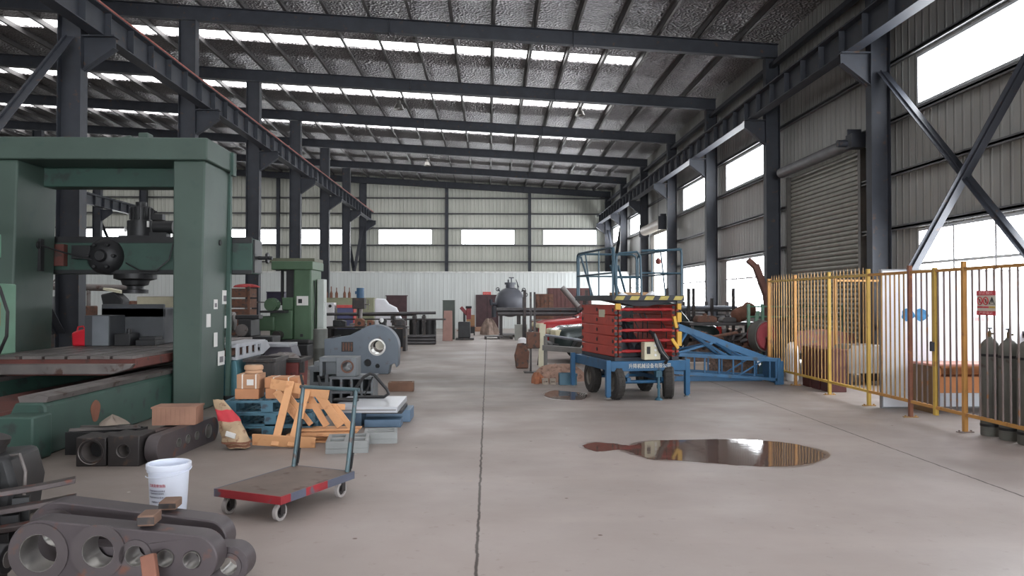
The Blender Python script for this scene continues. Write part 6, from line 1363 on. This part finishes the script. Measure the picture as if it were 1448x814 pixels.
for z, w_ in ((.185, .15), (.165, .13), (.135, .16), (.1, .1)): wrap_text('产品说明使用注意事项', .014, z, mat('bucket_grey_print', (150, 152, 172), .5), aa-.02, w_)
m = MB(); m.lathe([(.134, .035), (.1385, .035), (.1392, .055), (.1348, .055)], 40)
bmesh.ops.delete(m.bm, geom=[v for v in m.bm.verts if not (-PI/2-.95 < math.atan2(v.co.y, v.co.x) < -PI/2+.05)], context='VERTS'); m.build('dark_band', mat('bucket_dark_print', (70, 62, 84), .5), t)
# ================================================================== PLATFORM CART
M_DECK = mat('worn_cart_deck', (112, 98, 90), .65, .1, .25, 3., (86, 62, 54), .45)
M_CRED = mat('worn_red_paint', (142, 36, 44), .5, 0, .25, 4., (84, 78, 86), .35)
M_CBLU = mat('worn_blue_grey_paint', (88, 92, 108), .5, .1, .2)
M_HAND = mat('worn_teal_handle', (78, 98, 104), .45, .2, .2, 4., (84, 68, 62), .4)
rzc = math.atan2(.27, -.56)-PI/2 if False else math.atan2(.83, .39)-PI/2
cart = thing('platform_cart', 'low flat platform cart with two tall handle posts and red edges', 'cart', (-1.53, 5.82, 0), rzc)
# local: +y runs along the long side to the handles, -x to the left corner
CW, CLn, zd = .62, .92, .2
m = MB(); m.bx(-CW, 0, 0, CLn, zd-.02, zd); m.build('deck', M_DECK, cart, bevel=.004)
m = MB(); m.bx(-CW, 0, -.012, 0, zd-.06, zd); m.build('front_edge', M_CRED, cart)
for ya, yb in ((-.012, .1), (.28, .55)): m = MB(); m.bx(0, .012, ya, yb, zd-.06, zd); m.build('red_edge', M_CRED, cart)
m = MB(); m.bx(0, .012, .1, .28, zd-.06, zd); m.bx(0, .012, .55, CLn, zd-.06, zd); m.bx(-CW, 0, CLn, CLn+.012, zd-.06, zd); m.bx(-CW-.012, -CW, -.012, CLn, zd-.06, zd); m.build('side_edge', M_CBLU, cart)
for x in (-CW+.07, -.06):
    for y in (.06, CLn-.1):
        m = MB(); m.bx(x-.035, x+.035, y-.03, y+.03, zd-.035, zd-.02); m.bx(x-.03, x-.024, y-.02, y+.03, .05, zd-.03); m.bx(x+.024, x+.03, y-.02, y+.03, .05, zd-.03); c_ = m.build('caster', M_OIL, cart)
        m = MB(); T = TR((x, y, .065), 0) @ Matrix.Rotation(PI/2, 4, 'Y'); m.lathe([(.045, -.018), (.065, -.016), (.067, 0), (.065, .016), (.045, .018), (.045, -.018)], 24, T); w_ = m.build('wheel', mat('grey_caster_tyre', (158, 152, 150), .6, 0, .1), c_)
        m = MB(); m.lathe([(0, -.02), (.018, -.02), (.018, .02), (0, .02)], 14, T); m.lathe([(.012, -.006), (.046, -.006), (.046, .006), (.012, .006)], 14, T); m.build('hub', M_OIL, w_)
zh = .88
for x in (-CW+.03, -.03):
    m = MB(); m.tube([(x, CLn-.05, zd), (x, CLn+.02, .55), (x, CLn+.08, zh)], .018, 10); m.build('handle_post', M_HAND, cart)
    m = MB(); m.bar((x, CLn-.01, zd), (x, CLn+.055, .6), .03, .008, (1, 0, 0)); m.bar((x, CLn+.0, zd+.02), (x, CLn+.03, .35), .02, .02, (1, 0, 0)); m.build('post_brace', M_DARK, cart)
m = MB(); m.cyl((-CW+.0, CLn+.08, zh), (0, CLn+.08, zh), .017, n=10); m.build('handle_bar', M_HAND, cart)
for x in (-CW+.03, -CW+.22): m = MB(); m.bar((x, CLn+.08, zh), (x-.06, CLn+.12, zh+.1), .02, .012); m.build('hook', M_DARK, cart)

# ================================================================== BIG LINK PLATES IN FRONT
M_LB = mat('heavy_cast_link', (84, 77, 80), .42, .35, .2, 3., (116, 80, 70), .3)
def biglink(label, loc, rz, R, r, far, th, holes, rl=0.):
    return link(label, loc, rz, 0, far, R, r, th, holes, M_LB)
# front one: holes seen at about px 68,148,200,240,278
biglink('heavy cast link plate with five round bores, nearest the camera', (-2.49, 4.42, .07), -.02, .178, .135, .85, .16, [(0, .178, .105, .165), (.33, .185, .09, .15), (.535, .16, .058, .09), (.695, .145, .047, .0), (.845, .135, .047, 0)])
biglink('heavy cast link plate standing directly behind the five-bore link plate', (-2.6, 4.80, .07), -.03, .18, .125, .9, .17, [(0, .18, .085, .14), (.88, .125, .05, 0)])
link('long cast link plate lying lowest between the two heavy link plates', (-2.4, 4.61, 0), -.03, 0, .9, .11, .11, .15, [(.9, .11, .05, .075)], M_LB)
for x, lab in ((-2.35, 'dark timber bearer under the left end of the heavy link plates'), (-1.72, 'dark timber bearer under the rounded end of the heavy link plates')):
    for y, w_, q in ((4.42, .14, ', nearer one'), (4.81, .13, ', farther one')):
        t = thing('timber_bearer', lab+q, 'bearer', (x, y, 0)); m = MB(); m.bx(-.05, .05, 0, w_, 0, .069); m.build('bearer_body', M_OIL, t, bevel=.005); m = MB(); m.bx(-.045, .045, -.002, 0, .006, .063); m.build('end_grain', M_RUST, t)
M_SPA = mat('brown_spacer_wood', (116, 90, 76), .75, 0, .2, 5.)
for i, (loc, rz, sz, lab) in enumerate((((-1.92, 4.5, .07+.315), .1, (.09, .14, .06), 'brown wooden spacer block on the nearest heavy link plate'), ((-1.96, 4.89, .07+.30), .1, (.1, .14, .05), 'brown wooden spacer block on the second heavy link plate'))):
    t = thing('wood_spacer', lab, 'spacer', loc, rz); m = MB(); m.bx(-sz[0]/2, sz[0]/2, -sz[1]/2, sz[1]/2, 0, sz[2]); m.build('spacer_body', M_SPA, t, bevel=.006); m = MB(); m.bx(-sz[0]/2-.001, sz[0]/2+.001, -sz[1]/2-.001, -sz[1]/2, .01, sz[2]-.01); m.build('end_grain', M_OIL, t)
t = thing('timber_stake', 'short red brown timber stake leaning on the front link plate', 'timber', (-1.80, 4.2, 0), .1); m = MB(); m.bar((.04, 0, 0), (-.03, .1, .27), .075, .05, (0, 1, 0)); m.build('stake_body', mat('red_brown_timber', (132, 88, 72), .75, 0, .2, 5.), t, bevel=.006); m = MB(); m.bx(-.02, .1, -.04, .04, 0, .015); m.build('foot', MATS['red_brown_timber'], t)
# greasy machine parts at the left frame edge
t = thing('gearbox', 'dark greasy gearbox housing with a bent rod at the photo edge', 'gearbox', (-3.88, 5.72, 0), .1)
m = MB(); m.prism([(-.5, 0), (.42, 0), (.46, .3), (.4, .52), (.1, .5), (.0, .55), (-.5, .52)], .5, XZ, z0=-.5); m.build('housing', M_DARK, t, bevel=.04)
m = MB(); m.cyl((.2, .2, .5), (.22, .2, .62), .09, n=18); m.cyl((.2, .2, .6), (.21, .2, .64), .12, n=18); m.cyl((-.2, .25, .52), (-.2, .25, .6), .15, n=20); m.build('bearing_cap', M_OIL, t)
m = MB(); m.tube([(.36, .1, .5), (.46, .06, .52), (.51, .04, .4), (.5, .04, .2), (.47, .04, .05)], .012, 8); m.build('bent_rod', M_IRON, t); m = MB(); m.bx(-.4, .36, -.012, 0, .08, .42); m.build('cover_plate', M_OIL, t, bevel=.004)
M_SPR = mat('oily_spring_steel', (84, 76, 76), .4, .5, .2, 4., (116, 66, 54), .35)
for i in range(3):
    t = thing('leaf_spring', ('lowest long curved steel leaf at the photo edge beside the link plates', 'middle long curved steel leaf with a bright edge beside the link plates', 'topmost curved steel leaf with a rusty tip in front of the gearbox')[i], 'leaf spring', (-3.55, 5.12+.12*i, 0), .42)
    L_ = .8-.06*i; m = MB(); pts = [(-.6+(L_+.6)*q/12, .13+.10*i-.05*math.cos((q/12-.6)*2.2)+.1*(q/12)**2*.5) for q in range(13)]
    m.prism(pts+[(x, z+.035) for x, z in pts[::-1]], .1, XZ, z0=-.1); m.build('leaf', M_SPR, t, bevel=.004)
    for x in (-.5, .35): m = MB(); zt_ = .1+.09*i; m.bx(x-.05, x+.05, .01, .09, 0, zt_); m.build('packing_block', M_DARK, t)

t = thing('shaft_stub', 'thick dark steel shaft lying beside the heavy link plates at the photo edge', 'shaft', (-3.0, 4.62, 0))
m = MB(); m.cyl((-.45, 0, .15), (.22, 0, .15), .085, n=24); m.cyl((-.45, 0, .15), (.05, 0, .15), .11, n=24); m.build('shaft_body', M_DARK, t, bevel=.006); m = MB(); m.cyl((.2, 0, .15), (.225, 0, .15), .05, n=20); m.build('shaft_end', M_IRON, t)
for x in (-.35, .1): m = MB(); m.prism([(-.13, 0), (.13, 0), (.13, .07), (.06, .07), (0, .045), (-.06, .07), (-.13, .07)], .08, YZ, z0=x-.04); m.build('chock', M_OIL, t)
